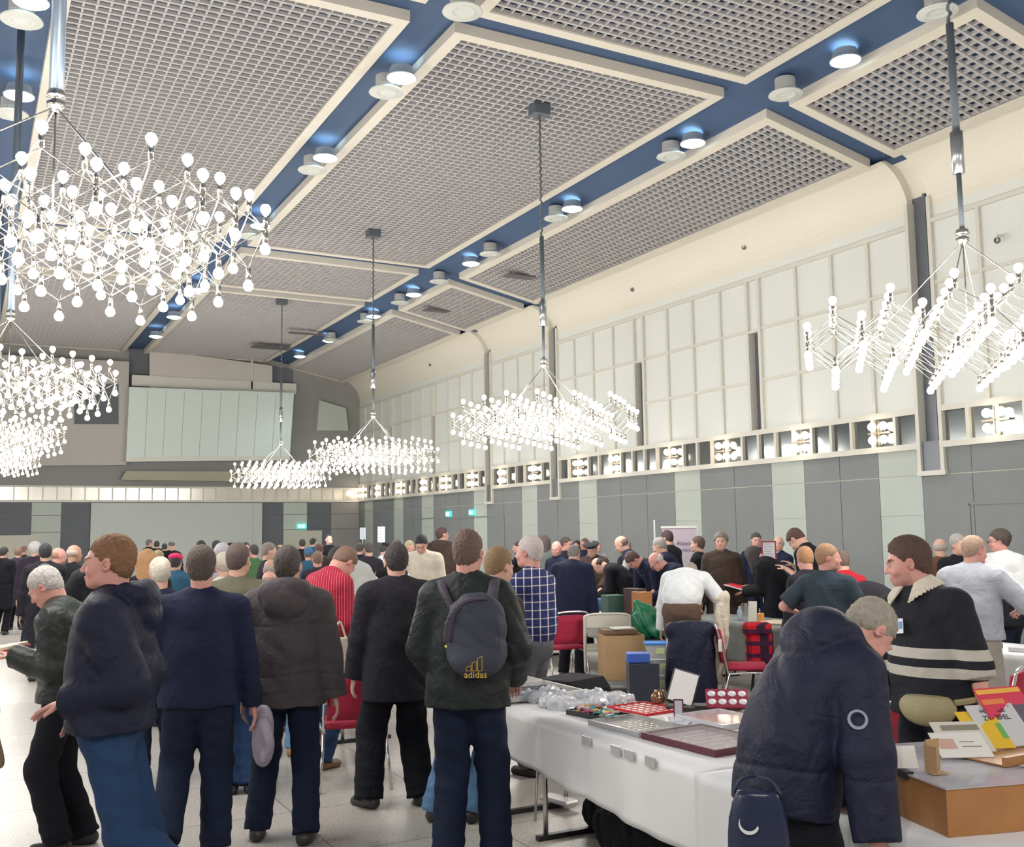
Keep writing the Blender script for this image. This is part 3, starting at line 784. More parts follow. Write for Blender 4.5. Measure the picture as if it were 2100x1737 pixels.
            t0 = wr_+fd*.018*k+sd*th*.026*k; t1 = t0+(fd*.6+sd*th*.62+pn*.35)*.045*k; t2 = t1+(fd*.9+sd*th*.15+pn*.35)*.034*k
            B_.cap(t0, t1, .0125*k, .0105*k, k=.008); B_.cap(t1, t2, max(.0105*k, h*.72), .0085*k, k=.004)
        else:
            B_.ell(wr_+fd*.115*k+pn*.02*curl, V3(.034, .045, .014)*k, Mh, .015); B_.cap(wr_+fd*.02*k+sd*th*.03*k, wr_+fd*.075*k+sd*th*.05*k, .013*k, k=.01)
    # legs
    lg_ = []
    for s, f in ((-1, feet[0]), (1, feet[1])):
        hj = hip + X*s*.088*k - Z*.03*k + Y*(-.02 if sit else 0)
        an = V3(f[0], f[1]-.03, f[2]+.085*k)
        pole = V3(math.sin(R(f[3]))*.3, 1, 0) if not sit else V3(s*.1, .6, 1)
        kn, an = ik(hj, an, .425*k, .425*k, pole); lg_.append((s, hj, kn, an, f))
        if legs: B_.cap(hj, kn, .078*k, .052*k, k=.05); B_.cap(kn, an, .052*k, .034*k, k=.03)
    sk = np.array(SKIN[skin]); lipc = np.array([sk[0]*.85, sk[1]*.68, sk[2]*.70])
    def paint(v):
        c = np.tile(sk, (len(v), 1)); q_ = ((v-hc) @ MH.T)/q
        rd = np.exp(-(((np.abs(q_[:, 0])-.040)/.022)**2+((q_[:, 2]+.032)/.022)**2+((q_[:, 1]-.08)/.04)**2)) + np.exp(-(((np.abs(q_[:, 0])-.08)/.012)**2+((q_[:, 2]+.01)/.035)**2+((q_[:, 1]+.01)/.03)**2))*.9 + np.exp(-((q_[:, 0]/.015)**2+((q_[:, 2]+.033)/.018)**2+((q_[:, 1]-.115)/.02)**2))*.8
        c = c*(1-np.clip(rd, 0, 1)[:, None]*np.array([.02, .13, .11]))
        if fine:
            lp = (np.abs(q_[:, 0]) < .023) & (q_[:, 2] > -.079) & (q_[:, 2] < -.054) & (q_[:, 1] > .082); c[lp] = lipc
            ey = (np.hypot((np.abs(q_[:, 0])-.031)/.0135, (q_[:, 2]+.003)/.0065) < 1) & (q_[:, 1] > .075); c[ey] = (.38, .34, .31)
            ir = (np.hypot((np.abs(q_[:, 0])-.031), (q_[:, 2]+.003)) < .0062) & (q_[:, 1] > .075); c[ir] = (.06, .05, .05)
            br_ = (np.abs(np.abs(q_[:, 0])-.032) < .020) & (np.abs(q_[:, 2]-.020-.12*(.03-np.abs(np.abs(q_[:, 0])-.03))) < .0055) & (q_[:, 1] > .06); c[br_] = np.array(hcol)*.8+sk*.12
        if beard:
            bd = (q_[:, 2] < -.045) & (q_[:, 1] > .005) & (np.abs(q_[:, 0]) < .07) & (q_[:, 2] > -.13) & ~((np.abs(q_[:, 0]) < .02) & (q_[:, 2] > -.078) & (q_[:, 2] < -.056))
            c[bd] = c[bd]*(1-beard)+np.array(hcol)*beard
        return c
    o = grow('person', B_, h, m_skin, paint=paint, loc=P0); o.rotation_euler.z = rz
    tag(o, label, 'person', group)
    hc_ = .0062 if h < .0085 else max(h*.9, .008) if h < .0145 else h
    # hair
    if hair != 'bald':
        S1 = Sdf(); up_ = .016
        S1.ell(hp(0, -.020, .032), V3(.081, .101, .093)*q, MH, .02)
        if hair in ('short', 'spiky', 'curly', 'side'):
            S1.ell(hp(0, -.042, -.020), V3(.067, .062, .080)*q, MH, .03)
            if hair == 'curly': S1.ell(hp(0, -.035, .03), V3(.096, .108, .098)*q, MH, .02)
            if hair == 'spiky': S1.ell(hp(0, -.005, .078), V3(.064, .074, .050)*q, MH, .02)
            if hair == 'side': S1.ell(hp(.015, .035, .072), V3(.058, .048, .034)*q, MH, .02)
            S1.plane(hp(0, .036, .018), MH[1]-MH[2]*1.1); S1.plane(hp(0, -.08, -.088), -MH[2]-MH[1]*.12)
            S1.p.append(('e', hp(0, .092, -.035), V3(.12, .085, .098)*q, MH, .008, True))
            for s in (-1, 1): S1.p.append(('e', hp(s*.086, .004, -.020), V3(.022, .030, .034)*q, MH, .006, True))
        elif hair == 'balding':
            S1.p = []; S1.ell(hp(0, -.035, .004), V3(.083, .089, .072)*q, MH, .02)
            S1.p.append(('e', hp(0, .03, .085), V3(.070, .105, .070)*q, MH, .012, True)); S1.p.append(('e', hp(0, .085, -.03), V3(.11, .090, .10)*q, MH, .008, True)); S1.plane(hp(0, 0, -.055), -MH[2])
            for s in (-1, 1): S1.p.append(('e', hp(s*.086, .004, -.020), V3(.022, .028, .034)*q, MH, .006, True))
        elif hair in ('long', 'bob'):
            ln = .26 if hair == 'long' else .11
            S1.cap(hp(0, -.05, .0), hp(0, -.055, -.06)-Z*ln*k, .085*q, .075*q, k=.04, sq=(MH[0], 1.25))
            for s in (-1, 1): S1.cap(hp(s*.068, .01, .02), hp(s*.080, .02, -.05)-Z*(ln*.7)*k, .032*q, .028*q, k=.04)
            S1.p.append(('e', hp(0, .095, -.035), V3(.062, .075, .10)*q, MH, .01, True))
        fq = 1/(.012*q)
        def hdisp(Pp, q=q): 
            L_ = (Pp-hc) @ MH.T; return (np.sin(L_[:, 0]*260+np.sin(L_[:, 2]*90)*2)*np.sin(L_[:, 2]*120+L_[:, 1]*160)*(.0045 if hair != 'curly' else .007)).astype(np.float32)
        S1 = Multi(S1, disp=hdisp if fine else None)
        grow('hair', S1, hc_ if hair != 'balding' else min(hc_, .012), hairmat(hcol), o)
    if hat:
        S1 = Sdf()
        if hat[0] == 'beret': S1.ell(hp(0, -.01, .085), V3(.135, .14, .038)*q, rotX(MH, -.12), .02).ell(hp(0, -.01, .06), V3(.088, .105, .035)*q, MH, .02)
        elif hat[0] == 'beanie': S1.ell(hp(0, -.02, .045), V3(.092, .112, .10)*q, MH, .02).plane(hp(0, 0, .0), -MH[2]+MH[1]*.25)
        else: S1.ell(hp(0, -.01, .07), V3(.095, .118, .055)*q, MH, .02).ell(hp(0, .10, .045), V3(.07, .055, .012)*q, rotX(MH, .2), .01).plane(hp(0, 0, .022), -MH[2])
        grow('hat', S1, h, mat('hat_%s' % hat[1], hat[2], .9, var=.15, bump=.3), o)
    if glasses:
        g = MB()
        for s in (-1, 1):
            pts = [hp(s*.031+.021*math.cos(a), .108, -.002+.016*math.sin(a)) for a in np.linspace(0, 2*math.pi, 13)]; g.tube(pts, .0016 if h < .012 else .003, 4, False)
            g.tube([hp(s*.052, .106, .003), hp(s*.081, .03, .004), hp(s*.083, -.01, .0)], .0016 if h < .012 else .003, 4)
        g.tube([hp(-.01, .11, 0), hp(.01, .11, 0)], .0016, 4); g.build('glasses', mat('glasses_frame', (.08, .07, .07), .3), o)
    # upper garment
    pf = puff; G1 = Sdf()
    G1.ell(chest+M2[2]*.025*k, (V3(.158*build, .118*build, .175)+pf)*k, M2, .05)
    G1.ell(waist, (V3(.158*build, .125*build, .15)+pf)*k, M1, .09); G1.ell(waist+M1[2]*.10*k, (V3(.160*build, .122*build, .16)+pf)*k, M1, .08)
    G1.cap(neck-M2[2]*.095*k-M2[0]*shw*.75, neck-M2[2]*.095*k+M2[0]*shw*.75, (.066+pf)*k, k=.06)
    G1.cap(neck-M2[2]*.065*k, neck-M2[2]*.005*k, (.085+pf*.5)*k, (.062+pf*.3)*k, k=.04)
    for s in (-1, 1): G1.cap(neck-M2[2]*.035*k+M2[0]*s*.05*k, neck-M2[2]*.085*k+M2[0]*s*shw*.95, (.045+pf)*k, (.052+pf)*k, k=.05)
    hz = hem*k; dz = (hip[2]-hz)
    Sk = Sdf()
    if dz > 0:
        hd = V3(0, -.01, hz) + (Y*.02)
        fl = 1.02 if top != 'coat' else 1.08
        Sk.cap(waist, V3(hip[0], hip[1]+.0, hz), (.120*build**.5+pf)*k, (.125*fl*build**.5+pf)*k, k=.08, sq=(X, 1.42))
        if abs(lean) > 25: Sk.p[-1] = ('c', waist, hip-M0[2]*max(dz, .02), (.118+pf)*k, (.125*fl+pf)*k, (X, 1.35), None, .06, False)
        Sk.ell(hip+Z*.0, (V3(.158*build**.5, .125*build**.5, .13)+pf)*k, M0, .05)
        cutn = -(Z if abs(lean) <= 25 else M0[2]); Sk.plane(V3(0, 0, hz) if abs(lean) <= 25 else hip-M0[2]*dz, cutn); G1.plane(V3(0, 0, hz) if abs(lean) <= 25 else hip-M0[2]*dz, cutn)
    else:
        G1.plane(hip-M0[2]*dz, -M0[2])
    G2 = Sdf()
    for s, sh, el, wr_ in arms:
        ra = (.058+pf)*k*build**.4; rb_ = (.052+pf)*k*build**.3; rc = (.038+pf*.9)*k
        if sleeve >= .95:
            G2.cap(sh, el, ra, rb_, k=.03); cu = wr_+nrm(wr_-el)*.008; G2.cap(el, cu+nrm(wr_-el)*.03, rb_, rc, k=.02, clip=(cu, nrm(wr_-el)))
        elif sleeve > .45:
            G2.cap(sh, el, ra, rb_, k=.03); cu = el+(wr_-el)*(sleeve-.5)*2; G2.cap(el, cu+nrm(wr_-el)*.03, rb_, rb_*.93, k=.02, clip=(cu, nrm(wr_-el)))
        elif sleeve > 0:
            cu = sh+(el-sh)*sleeve*2; G2.cap(sh, cu+nrm(el-sh)*.04, ra, ra*1.02, k=.03, clip=(cu, nrm(el-sh)))
    if hood:
        hz_ = hood*k
        G2.ell(neck+M2[2]*.0*k-M2[1]*.115*k, V3(.145, .075, .085)*hz_, rotX(M2, -.35), .03); G2.ell(neck-M2[2]*.06*k-M2[1]*.15*k, V3(.115, .055, .085)*hz_, M2, .03)
        for s in (-1, 1):
            G2.cap(neck+M2[2]*.025*k+M2[0]*s*.105*k-M2[1]*.07*k, neck+M2[2]*.0*k+M2[0]*s*.115*k+M2[1]*.015*k, .044*hz_, .038*hz_, k=.025); G2.cap(neck+M2[0]*s*.115*k+M2[1]*.015*k, neck-M2[2]*.06*k+M2[0]*s*.055*k+M2[1]*.10*k, .038*hz_, .026*hz_, k=.025)
        G2.p.append(('e', neck+M2[2]*.10*k-M2[1]*.02*k, V3(.098, .105, .11)*k, M2, .02, True))
    elif collar:
        for a in np.linspace(0, 2*math.pi, 11)[:-1]:
            ca_, sa_ = math.cos(a), math.sin(a)
            if sa_ > .9 and collar != 2: continue
            b0_ = neck+(M2[0]*ca_*.068+M2[1]*(sa_*.062+.012))*k-M2[2]*.045*k; G2.cap(b0_, b0_+M2[2]*(.068+.016*(collar-1)-.035*max(sa_, 0))*k+M2[0]*ca_*.002-M2[1]*0, .0135*k, .011*k, k=.012)
    ph = (px*.37) % 6
    am = .0055 if h < .0145 else .008
    if top in ('tshirt', 'shirt'): am *= .8
    def fold(Pp):
        x, y, z = Pp[:, 0], Pp[:, 1], Pp[:, 2]
        w1 = z*30+x*22*np.sin(3*x+ph)+5*np.sin(y*7+x*4+ph); w2 = x*30-z*14+3*np.sin(z*6+ph); w3 = z*55+x*18-y*22+2*np.sin(x*13+ph)
        r = lambda w: 1-2*np.abs(np.sin(w))
        g = sum((.006*np.exp(-((z-z0-.01*np.sin(x*14))/.007)**2) for z0 in seams), np.zeros(len(z)))
        return (g + am*(.75*r(w1*.5)*(.5+.5*np.sin(x*9+y*8+ph)) + .6*r(w2*.5)*np.clip(1.4-z, 0, .6)*1.5 + .35*r(w3*.5)*(.5+.5*np.sin(z*9+ph*2)))).astype(np.float32)
    tm = tcol if not isinstance(tcol, str) else CL[tcol]
    grow({'jacket': 'jacket', 'coat': 'coat', 'hoodie': 'jacket', 'sweater': 'sweater', 'shirt': 'shirt', 'tshirt': 'shirt'}[top], Multi(G1, Sk, G2, k=.022, disp=fold), max(h, .0085), tm, o)
    if under:   # shirt front and collar seen in the open neck
        S1 = Sdf(); S1.ell(chest+M2[1]*.045*k+M2[2]*.03*k, V3(.075, .105, .16)*k, M2, .02)
        S1.cap(neck-M2[2]*.05*k, neck+M2[2]*.022*k+M2[1]*.006, .078*k, .073*k, k=.02, clip=(neck+M2[2]*.034*k, M2[2]-M2[1]*.25))
        grow('shirt_front', S1, max(h, .0085), CL[under], o)
    # trousers and shoes
    if legs:
        T_ = Sdf(); tr = trouser
        T_.ell(hip+Z*.01, (V3(.156*build**.5, .118*build**.3, .13)+tr)*k, M0, .05)
        for s, hj, kn, an, f in lg_:
            T_.cap(hj+Z*.02, kn, (.084+tr)*k, (.060+tr*1.4)*k, k=.04); e_ = an-nrm(an-kn)*0
            T_.cap(kn, an+nrm(an-kn)*.05, (.060+tr*1.4)*k, (.052+tr*1.5)*k, k=.03, clip=(an+nrm(an-kn)*.028*k, nrm(an-kn)))
        T_.plane(hip+M0[2]*.13*k, M0[2])
        def tf(Pp):
            x, y, z = Pp[:, 0], Pp[:, 1], Pp[:, 2]
            return (.0045*(np.sin(z*52+x*20+2*np.sin(y*14+ph))*.55+.6*np.sin(z*95+y*40+x*13+ph)*np.clip(.42-z, 0, .35)*2)).astype(np.float32)
        grow('trousers', Multi(T_, disp=tf), max(h, .0095), CL[leg] if isinstance(leg, str) else leg, o)
        for s, hj, kn, an, f in lg_:
            yw = R(f[3]) if len(f) > 3 else 0; pt = R(f[4]) if len(f) > 4 else 0
            Mf = rotX(rotZ(np.eye(3), yw), pt); c_ = an - Mf[2]*.045*k
            S1 = Sdf(); S1.cap(c_-Mf[1]*.045*k, c_+Mf[1]*.13*k-Mf[2]*.012*k, .043*k, .034*k, k=.02, sq=(Mf[0], 1.12)); S1.cap(an+Z*.01, c_, .044*k, k=.02)
            S1.plane(c_-Mf[2]*.038*k, -Mf[2])
            grow('shoe', S1, max(h, .009), mat('shoe_%02d%02d' % (int(shoe[0]*99), int(shoe[2]*99)), shoe, .45, bump=.1), o)
    o['_n'] = 0; del o['_n']
    PEOPLE.append((o, dict(neck=neck, chest=chest, hip=hip, waist=waist, M2=M2, M1=M1, arms=arms, k=k, hc=hc, MH=MH)))
    return o
PEOPLE = []
WHITE = (.72, .74, .76)
CL = {}
def C(name, *a, **kw): CL[name] = cloth('cloth_'+name, *a, **kw)
C('navy', (.011, .014, .040)); C('navy2', (.010, .012, .032), rough=.6); C('black', (.008, .008, .012)); C('charcoal', (.018, .017, .024)); C('parka', (.062, .052, .058), rough=.7)
C('olive', (.115, .11, .075)); C('greenblack', (.016, .021, .021), rough=.55); C('leather', (.026, .032, .030), rough=.38, bump=.15); C('brown', (.055, .036, .030)); C('rust', (.13, .06, .035)); C('tan', (.25, .19, .12))
C('grey', (.36, .38, .43)); C('palegrey', (.46, .46, .44)); C('white', WHITE); C('cream', (.62, .56, .46)); C('red', (.42, .015, .03)); C('redshirt', (.36, .015, .04), pat=('pin', .030, .16, (.60, .18, .22)))
C('plaid', (.022, .03, .12), pat=('plaid', .062, .13, (.62, .60, .66), (.42, .38, .36))); C('redplaid', (.35, .10, .12), pat=('plaid', .04, .3, (.55, .50, .55), (.25, .08, .10)))
C('blueshirt', (.34, .46, .62)); C('teal', (.03, .10, .17)); C('denim', (.018, .048, .12), bump=.4); C('jeans_dark', (.008, .014, .036), bump=.4); C('jeans_light', (.13, .26, .45), bump=.4)
C('trouser_black', (.007, .007, .012)); C('trouser_grey', (.10, .10, .115)); C('khaki', (.34, .31, .28)); C('brown_trouser', (.12, .075, .05)); C('salmon', (.55, .20, .18)); C('green', (.06, .14, .06)); C('purple', (.035, .024, .042))
C('striped', (.016, .018, .024), pat=('bands', ((1.205, 1.255, (.50, .47, .42)), (1.115, 1.165, (.50, .47, .42)))))
# ================================================================ furniture and stalls
m_red = mat('upholstery_red', (.36, .012, .045), .8, var=.15, vscale=20, bump=.2, bscale=200)
m_tube = mat('tube_chrome', (.75, .74, .74), .22, metal=1)
m_plastic = mat('plastic_white', (.70, .69, .65), .4)
m_black = mat('plastic_black', (.02, .02, .022), .45)
m_paper = mat('paper_cover', (.72, .72, .73), .55, var=.02, bump=.25, bscale=3)
m_wood = mat('wood_orange', (.38, .17, .055), .38, var=.25, vscale=6)
m_card = mat('cardboard', (.42, .27, .14), .8, var=.12, vscale=5)
m_carddk = mat('cardboard_dark', (.20, .13, .08), .8, var=.12)
m_clear = mat('clear_plastic', (.75, .80, .80), .12, alpha=.45)
m_coin = mat('coin_silver', (.70, .70, .70), .25, metal=.9)
m_sleeve = mat('plastic_sleeve', (.62, .62, .66), .10, var=.25, vscale=9, spec=.8)
m_redfelt = mat('red_felt', (.50, .02, .03), .8)
m_maroon = mat('maroon_frame', (.09, .015, .03), .4)
def make_chair():
    t = empty('stacking_chair')
    s = MB().rbox((-.22, -.20, .43), (.22, .22, .475), .02); s.build('seat', m_red, t, True)
    b = MB(); vs = []; nx, nz = 9, 5
    for side in (0, 1):
        for j in range(nz):
            for i in range(nx):
                x = -.205+.41*i/(nx-1); z = .50+.34*j/(nz-1); cx = x/.205
                if j == nz-1: z -= .012*cx**4
                vs.append((x*(1-.05*(j/(nz-1))), -.215-.05*j/(nz-1)+.035*cx*cx*-1*-1 - (.03 if side == 0 else 0), z))
    fs = []; N = nx*nz
    for j in range(nz-1):
        for i in range(nx-1):
            a = j*nx+i; fs += [(a, a+1, a+nx+1, a+nx), (N+a, N+a+nx, N+a+nx+1, N+a+1)]
    for i in range(nx-1): fs += [(i, N+i, N+i+1, i+1), (N-nx+i, N-nx+i+1, 2*N-nx+i+1, 2*N-nx+i)]
    for j in range(nz-1): fs += [(j*nx, j*nx+nx, N+j*nx+nx, N+j*nx), (j*nx+nx-1, N+j*nx+nx-1, N+j*nx+2*nx-1, j*nx+2*nx-1)]
    b.add(vs, fs); b.build('backrest', m_red, t, True)
    f = MB(); f.tube(bez([(-.225, -.17, .40), (-.225, -.21, .60), (-.215, -.26, .80), (-.19, -.275, .865), (0, -.285, .88), (.19, -.275, .865), (.215, -.26, .80), (.225, -.21, .60), (.225, -.17, .40)], 5), .012, 8)
    for s_ in (-1, 1): f.tube(bez([(s_*.225, -.17, .40), (s_*.225, 0, .415), (s_*.225, .20, .415)], 4), .011, 8)
    f.build('back_frame', m_tube, t, True)
    for s_ in (-1, 1):
        MB().tube([(s_*.225, -.16, .41), (s_*.255, -.27, 0)], .0115, 8).build('leg', m_tube, t, True)
        MB().tube([(s_*.225, .19, .415), (s_*.235, .25, 0)], .0115, 8).build('leg', m_tube, t, True)
    for s_ in (-1, 1): MB().rbox((s_*.222-.016, -.262, .62), (s_*.222+.016, -.225, .74), .006).build('stacking_block', m_plastic, t)
    return t
ch0 = make_chair(); fch = True
def chair(x, y, rz, label):
    global fch
    o = ch0 if fch else copy_tree(ch0); fch = False
    o.location = (x, y, 0); o.rotation_euler.z = R(rz); return tag(o, label, 'chair', 'red stacking chairs with chrome frames')
chair(2.62, 7.55, -14, 'red stacking chair whose back shows between the grey parka and the long black coat')
chair(6.45, 10.95, -5, 'red stacking chair beside the plaid sleeve, pushed in near the cream trolley')
chair(5.62, 4.35, 28, 'red stacking chair behind the slanted magazines, closest to the camera')
chair(6.35, 5.0, 25, 'red stacking chair standing behind another one, partly hidden by the striped jumper')
CQ = spot(1517, 10.6); chair(CQ.x, CQ.y, -128, 'red stacking chair with its seat showing below the pale hanging scarf')
CT = spot(1408, 10.6); chair(CT.x+.24*math.sin(R(32)), CT.y+.24*math.cos(R(32)), -32, 'red stacking chair hidden under a dark coat near the plastic tubs')
chair(4.55, 4.45, 10, 'red stacking chair glimpsed between the bending grey head and the striped jumper')
chair(7.3, 16.4, 10, 'distant red stacking chair beyond the bright red pinstriped shirt')
chair(7.0, 12.6, 100, 'red stacking chair behind the green bag, its top rail showing')
# ---- folding tables
def table(x0, y0, x1, y1, label, legs, top_m, z=.74, rz=0, c=(0, 0)):
    t = empty('folding_table', (c[0], c[1], 0), R(rz), label, 'table', 'stall tables')
    MB().rbox((x0, y0, z-.03), (x1, y1, z), .006).build('table_top', top_m, t)
    for yy in legs:
        MB().tube([(x0+.08, yy, .03), (x0+.08, yy, z-.03)], .016, 8).build('leg', m_tube, t, True)
        MB().tube([(x1-.08, yy, .03), (x1-.08, yy, z-.03)], .016, 8).build('leg', m_tube, t, True)
        MB().tube([(x0+.08, yy+.05, z-.03), (x0+.13, yy+.22, .05)], .009, 6).build('brace', m_tube, t, True)
        MB().box((x0+.02, yy-.02, 0), (x1-.02, yy+.02, .03)).build('foot_bar', m_black, t)
    return t
m_ttop = mat('table_top', (.5, .47, .42), .5)
TA = table(3.08, 3.95, 3.84, 5.93, 'folding table under white paper, in front of the plaid shirt', [4.15, 5.6], m_ttop)
TB = table(3.10, 5.97, 3.74, 7.45, 'folding table with framed coin trays behind the rucksack wearer', [6.2, 7.2], m_ttop)
TC = table(3.02, 1.75, 3.92, 3.88, 'folding table under the wooden display case', [2.45, 3.6], m_ttop)
TD = table(7.35, 10.75, 8.0, 13.8, 'stall table under boxes and files, beyond the cream trolley', [11, 13.5], m_ttop)
TE = table(8.0, 8.1, 8.72, 10.7, 'stall table draped with grey cloth behind the pale scarf', [8.4, 10.4], m_ttop)
TF = table(7.9, 4.2, 8.6, 7.0, 'white stall table beyond the grey shirt near the picture edge', [4.6, 6.6], m_plastic)

TH = table(2.95, 8.7, 3.5, 11.5, 'stall table in front of the red pinstriped shirt', [9, 11], m_ttop)
# paper cover with a hanging front, slightly rippled
def drape(x0, x1, y0, y1, z, hem, label, name='paper_tablecloth', m=None, amp=.012, seed=0, over=.02, parent=None):
    n_, k_ = 40, 10; v = []; f = []
    for i in range(n_+1):
        y = y0+(y1-y0)*i/n_; hz = hem(y)
        row = [(x1, y, z)] + [(x1-(x1-x0)*j/4, y, z+.0012*math.sin(i*1.3+j)) for j in (1, 2, 3)]
        for j in range(k_+1):
            u = j/k_; zz = z+(hz-z)*u
            row.append((x0-over-amp*u*(math.sin(y*9+seed)+.6*math.sin(y*23+seed*2)), y, zz))
        v += row
    w_ = k_+5
    for i in range(n_):
        for j in range(w_-1):
            a = i*w_+j; f.append((a, a+1, a+w_+1, a+w_))
    mb = MB().add(v, f); o = mb.build(name, m or m_paper, parent, True)
    sm = o.modifiers.new('solid', 'SOLIDIFY'); sm.thickness = .0025
    return tag(o, label, 'tablecloth')
drape(3.0, 3.86, 3.86, 5.945, .745, lambda y: .36+(y-3.9)*.065, 'white paper tablecloth hanging off the long stall in front of the plaid shirt')
drape(2.98, 3.95, 1.7, 3.87, .7445, lambda y: .33, 'white paper tablecloth under the wooden display case', seed=3, over=.012)
drape(7.97, 8.76, 8.05, 10.75, .745, lambda y: .30, 'crumpled grey cloth draped over the stall behind the pale scarf', 'grey_drape', mat('grey_drape', (.20, .21, .20), .85, var=.4, vscale=7, bump=.4, bscale=20), .035, 2)
drape(7.32, 8.03, 10.8, 13.8, .745, lambda y: .45, 'pale cloth over the stall of boxes and files', 'cloth_cover', mat('pale_cloth', (.48, .47, .42), .8, var=.1), .02, 5)
drape(7.87, 8.63, 4.15, 7.05, .745, lambda y: .25, 'white paper cover on the stall behind the grey shirt', 'paper_tablecloth', None, .01, 8)
ZT = .7475
def put(name, mb, m, label, cat, group=None, smooth=False, loc=(0, 0, 0), rz=0):
    o = mb.build(name, m, None, smooth, loc=loc); o.rotation_euler.z = rz; return tag(o, label, cat, group)
def tp(x, y): return at(x, y, 2, ZT)
# framed coin trays at the far end
def traya(px, py, w_, d_, *a, **k_):
    p_ = tp(px, py); return tray(p_.x-w_/2, p_.y-d_/2, p_.x+w_/2, p_.y+d_/2, *a, **k_)
def tray(x0, y0, x1, y1, label, fm, im, coins, rz=0, h_=.035, cr=.014, z=ZT, n=(8, 5), grp='coin trays', lidm=None):
    cx, cy = (x0+x1)/2, (y0+y1)/2; w_, d_ = (x1-x0)/2, (y1-y0)/2
    t = empty('coin_tray', (cx, cy, z), R(rz), label, 'tray', grp)
    f = MB(); e = .014
    f.box((-w_, -d_, 0), (w_, -d_+e, h_)).box((-w_, d_-e, 0), (w_, d_, h_)).box((-w_, -d_+e, 0), (-w_+e, d_-e, h_)).box((w_-e, -d_+e, 0), (w_, d_-e, h_)); f.build('rim', fm, t)
    MB().box((-w_+e, -d_+e, .001), (w_-e, d_-e, .008)).build('lining', im, t)
    for i in range(n[0]):
        for j in range(n[1]):
            if coins == 0: break
            x = -w_+.04+(2*w_-.08)*i/max(1, n[0]-1); y = -d_+.04+(2*d_-.08)*j/max(1, n[1]-1)
            if t.get('_c'): o = t['_c'].copy()
            MBc = COINM.get((cr, coins.name)) 
            if MBc is None:
                o = MB().lathe([(.0005, .003), (cr*.85, .003), (cr, .002), (cr, 0)], n=12).build('coin', coins, t, True); COINM[(cr, coins.name)] = o.data
            else:
                o = bpy.data.objects.new('coin', MBc); COL.objects.link(o); o.parent = t
            o.location = (x, y, .0085)
    if lidm: MB().box((-w_+e*.5, -d_+e*.5, h_-.004), (w_-e*.5, d_-e*.5, h_-.001)).build('clear_lid', lidm, t)
    return t
COINM = {}
m_blacktray = mat('tray_blue_black', (.05, .06, .09), .6); m_coindk = mat('coin_dull', (.30, .31, .34), .35, metal=.6)
tray(3.12, 6.02, 3.72, 6.55, 'white framed coin tray next to the plaid shirt wearer, nearer of two', m_plastic, m_blacktray, m_coindk, n=(11, 8))
tray(3.12, 6.60, 3.72, 7.3, 'white framed coin tray at the far end of the long stall', m_plastic, m_blacktray, m_coindk, n=(11, 8))
traya(1322, 1456, .30, .36, 'tray of white round coins on red felt beside the crumpled bags', m_redfelt, m_redfelt, mat('coin_white', (.75, .60, .55), .35), rz=6, h_=.016, cr=.020, n=(5, 6))
traya(1452, 1524, .42, .56, 'flat maroon framed coin tray overhanging the table edge by the dark anorak', m_maroon, mat('pinkish_lining', (.50, .36, .36), .3), m_sleeve, rz=4, h_=.035, cr=.024, n=(7, 7), lidm=mat('lid_clear', (.7, .6, .65), .05, alpha=.25))
traya(1305, 1493, .33, .46, 'clear lidded tray of glittering coins in the middle of the stall front', mat('rim_clear', (.45, .45, .46), .15, alpha=.7), mat('grey_lining', (.34, .33, .33), .3), mat('coin_bright', (.85, .75, .65), .12, metal=1), rz=4, h_=.03, cr=.018, n=(7, 9), lidm=mat('lid_clear2', (.8, .8, .8), .04, alpha=.18))
traya(1480, 1480, .34, .42, 'pink lined coin tray beyond the maroon one', m_sleeve, mat('pink_lining', (.62, .26, .25), .35), 0, rz=2, h_=.03, n=(5, 5), lidm=mat('lid_clear3', (.8, .7, .7), .05, alpha=.25))
# price clips along the table edge
for k, (y, lb) in enumerate(((4.80, 'first'), (4.52, 'second'), (4.40, 'third'), (4.22, 'fourth'))):
    put('label_clip', MB().box((-.004, -.04, -.034), (.004, .04, .012)), mat('clip_grey', (.42, .43, .42), .3), 'grey card clip on the paper edge below the glittering tray, %s from the far end' % lb, 'label clip', 'grey label clips', loc=(2.965, y, ZT-.004))
# black shallow box of coloured coin holders
SBX = tp(1229, 1470); t = empty('shallow_box', SBX, R(8), 'black shallow box full of coloured little holders at the table edge', 'box')
MB().box((-.10, -.19, 0), (.10, .19, .006)).box((-.10, -.19, .006), (-.093, .19, .03)).box((.093, -.19, .006), (.10, .19, .03)).box((-.093, -.19, .006), (.093, -.183, .03)).box((-.093, .183, .006), (.093, .19, .03)).build('tray_body', m_black, t)
random.seed(5)
hc = [(.10, .35, .42), (.55, .12, .12), (.60, .45, .12), (.70, .68, .60), (.10, .28, .22), (.50, .20, .10), (.30, .10, .30)]
for k in range(42):
    M_ = T((random.uniform(-.075, .075), random.uniform(-.16, .16), .022+.022*random.random()), random.uniform(-.5, .5), random.uniform(-.5, .5), random.uniform(0, 3))
    c_ = hc[k % 7]; o = MB().box((-.018, -.018, -.006), (.018, .018, .006), M_).build('coin_holder', mat('holder%d' % (k % 7), c_, .4), None); o.location = t.location
    tag(o, 'little coloured coin holder lying in the black shallow box', 'coin holder', 'coloured holders in the black box')
    o.rotation_euler.z = R(8)
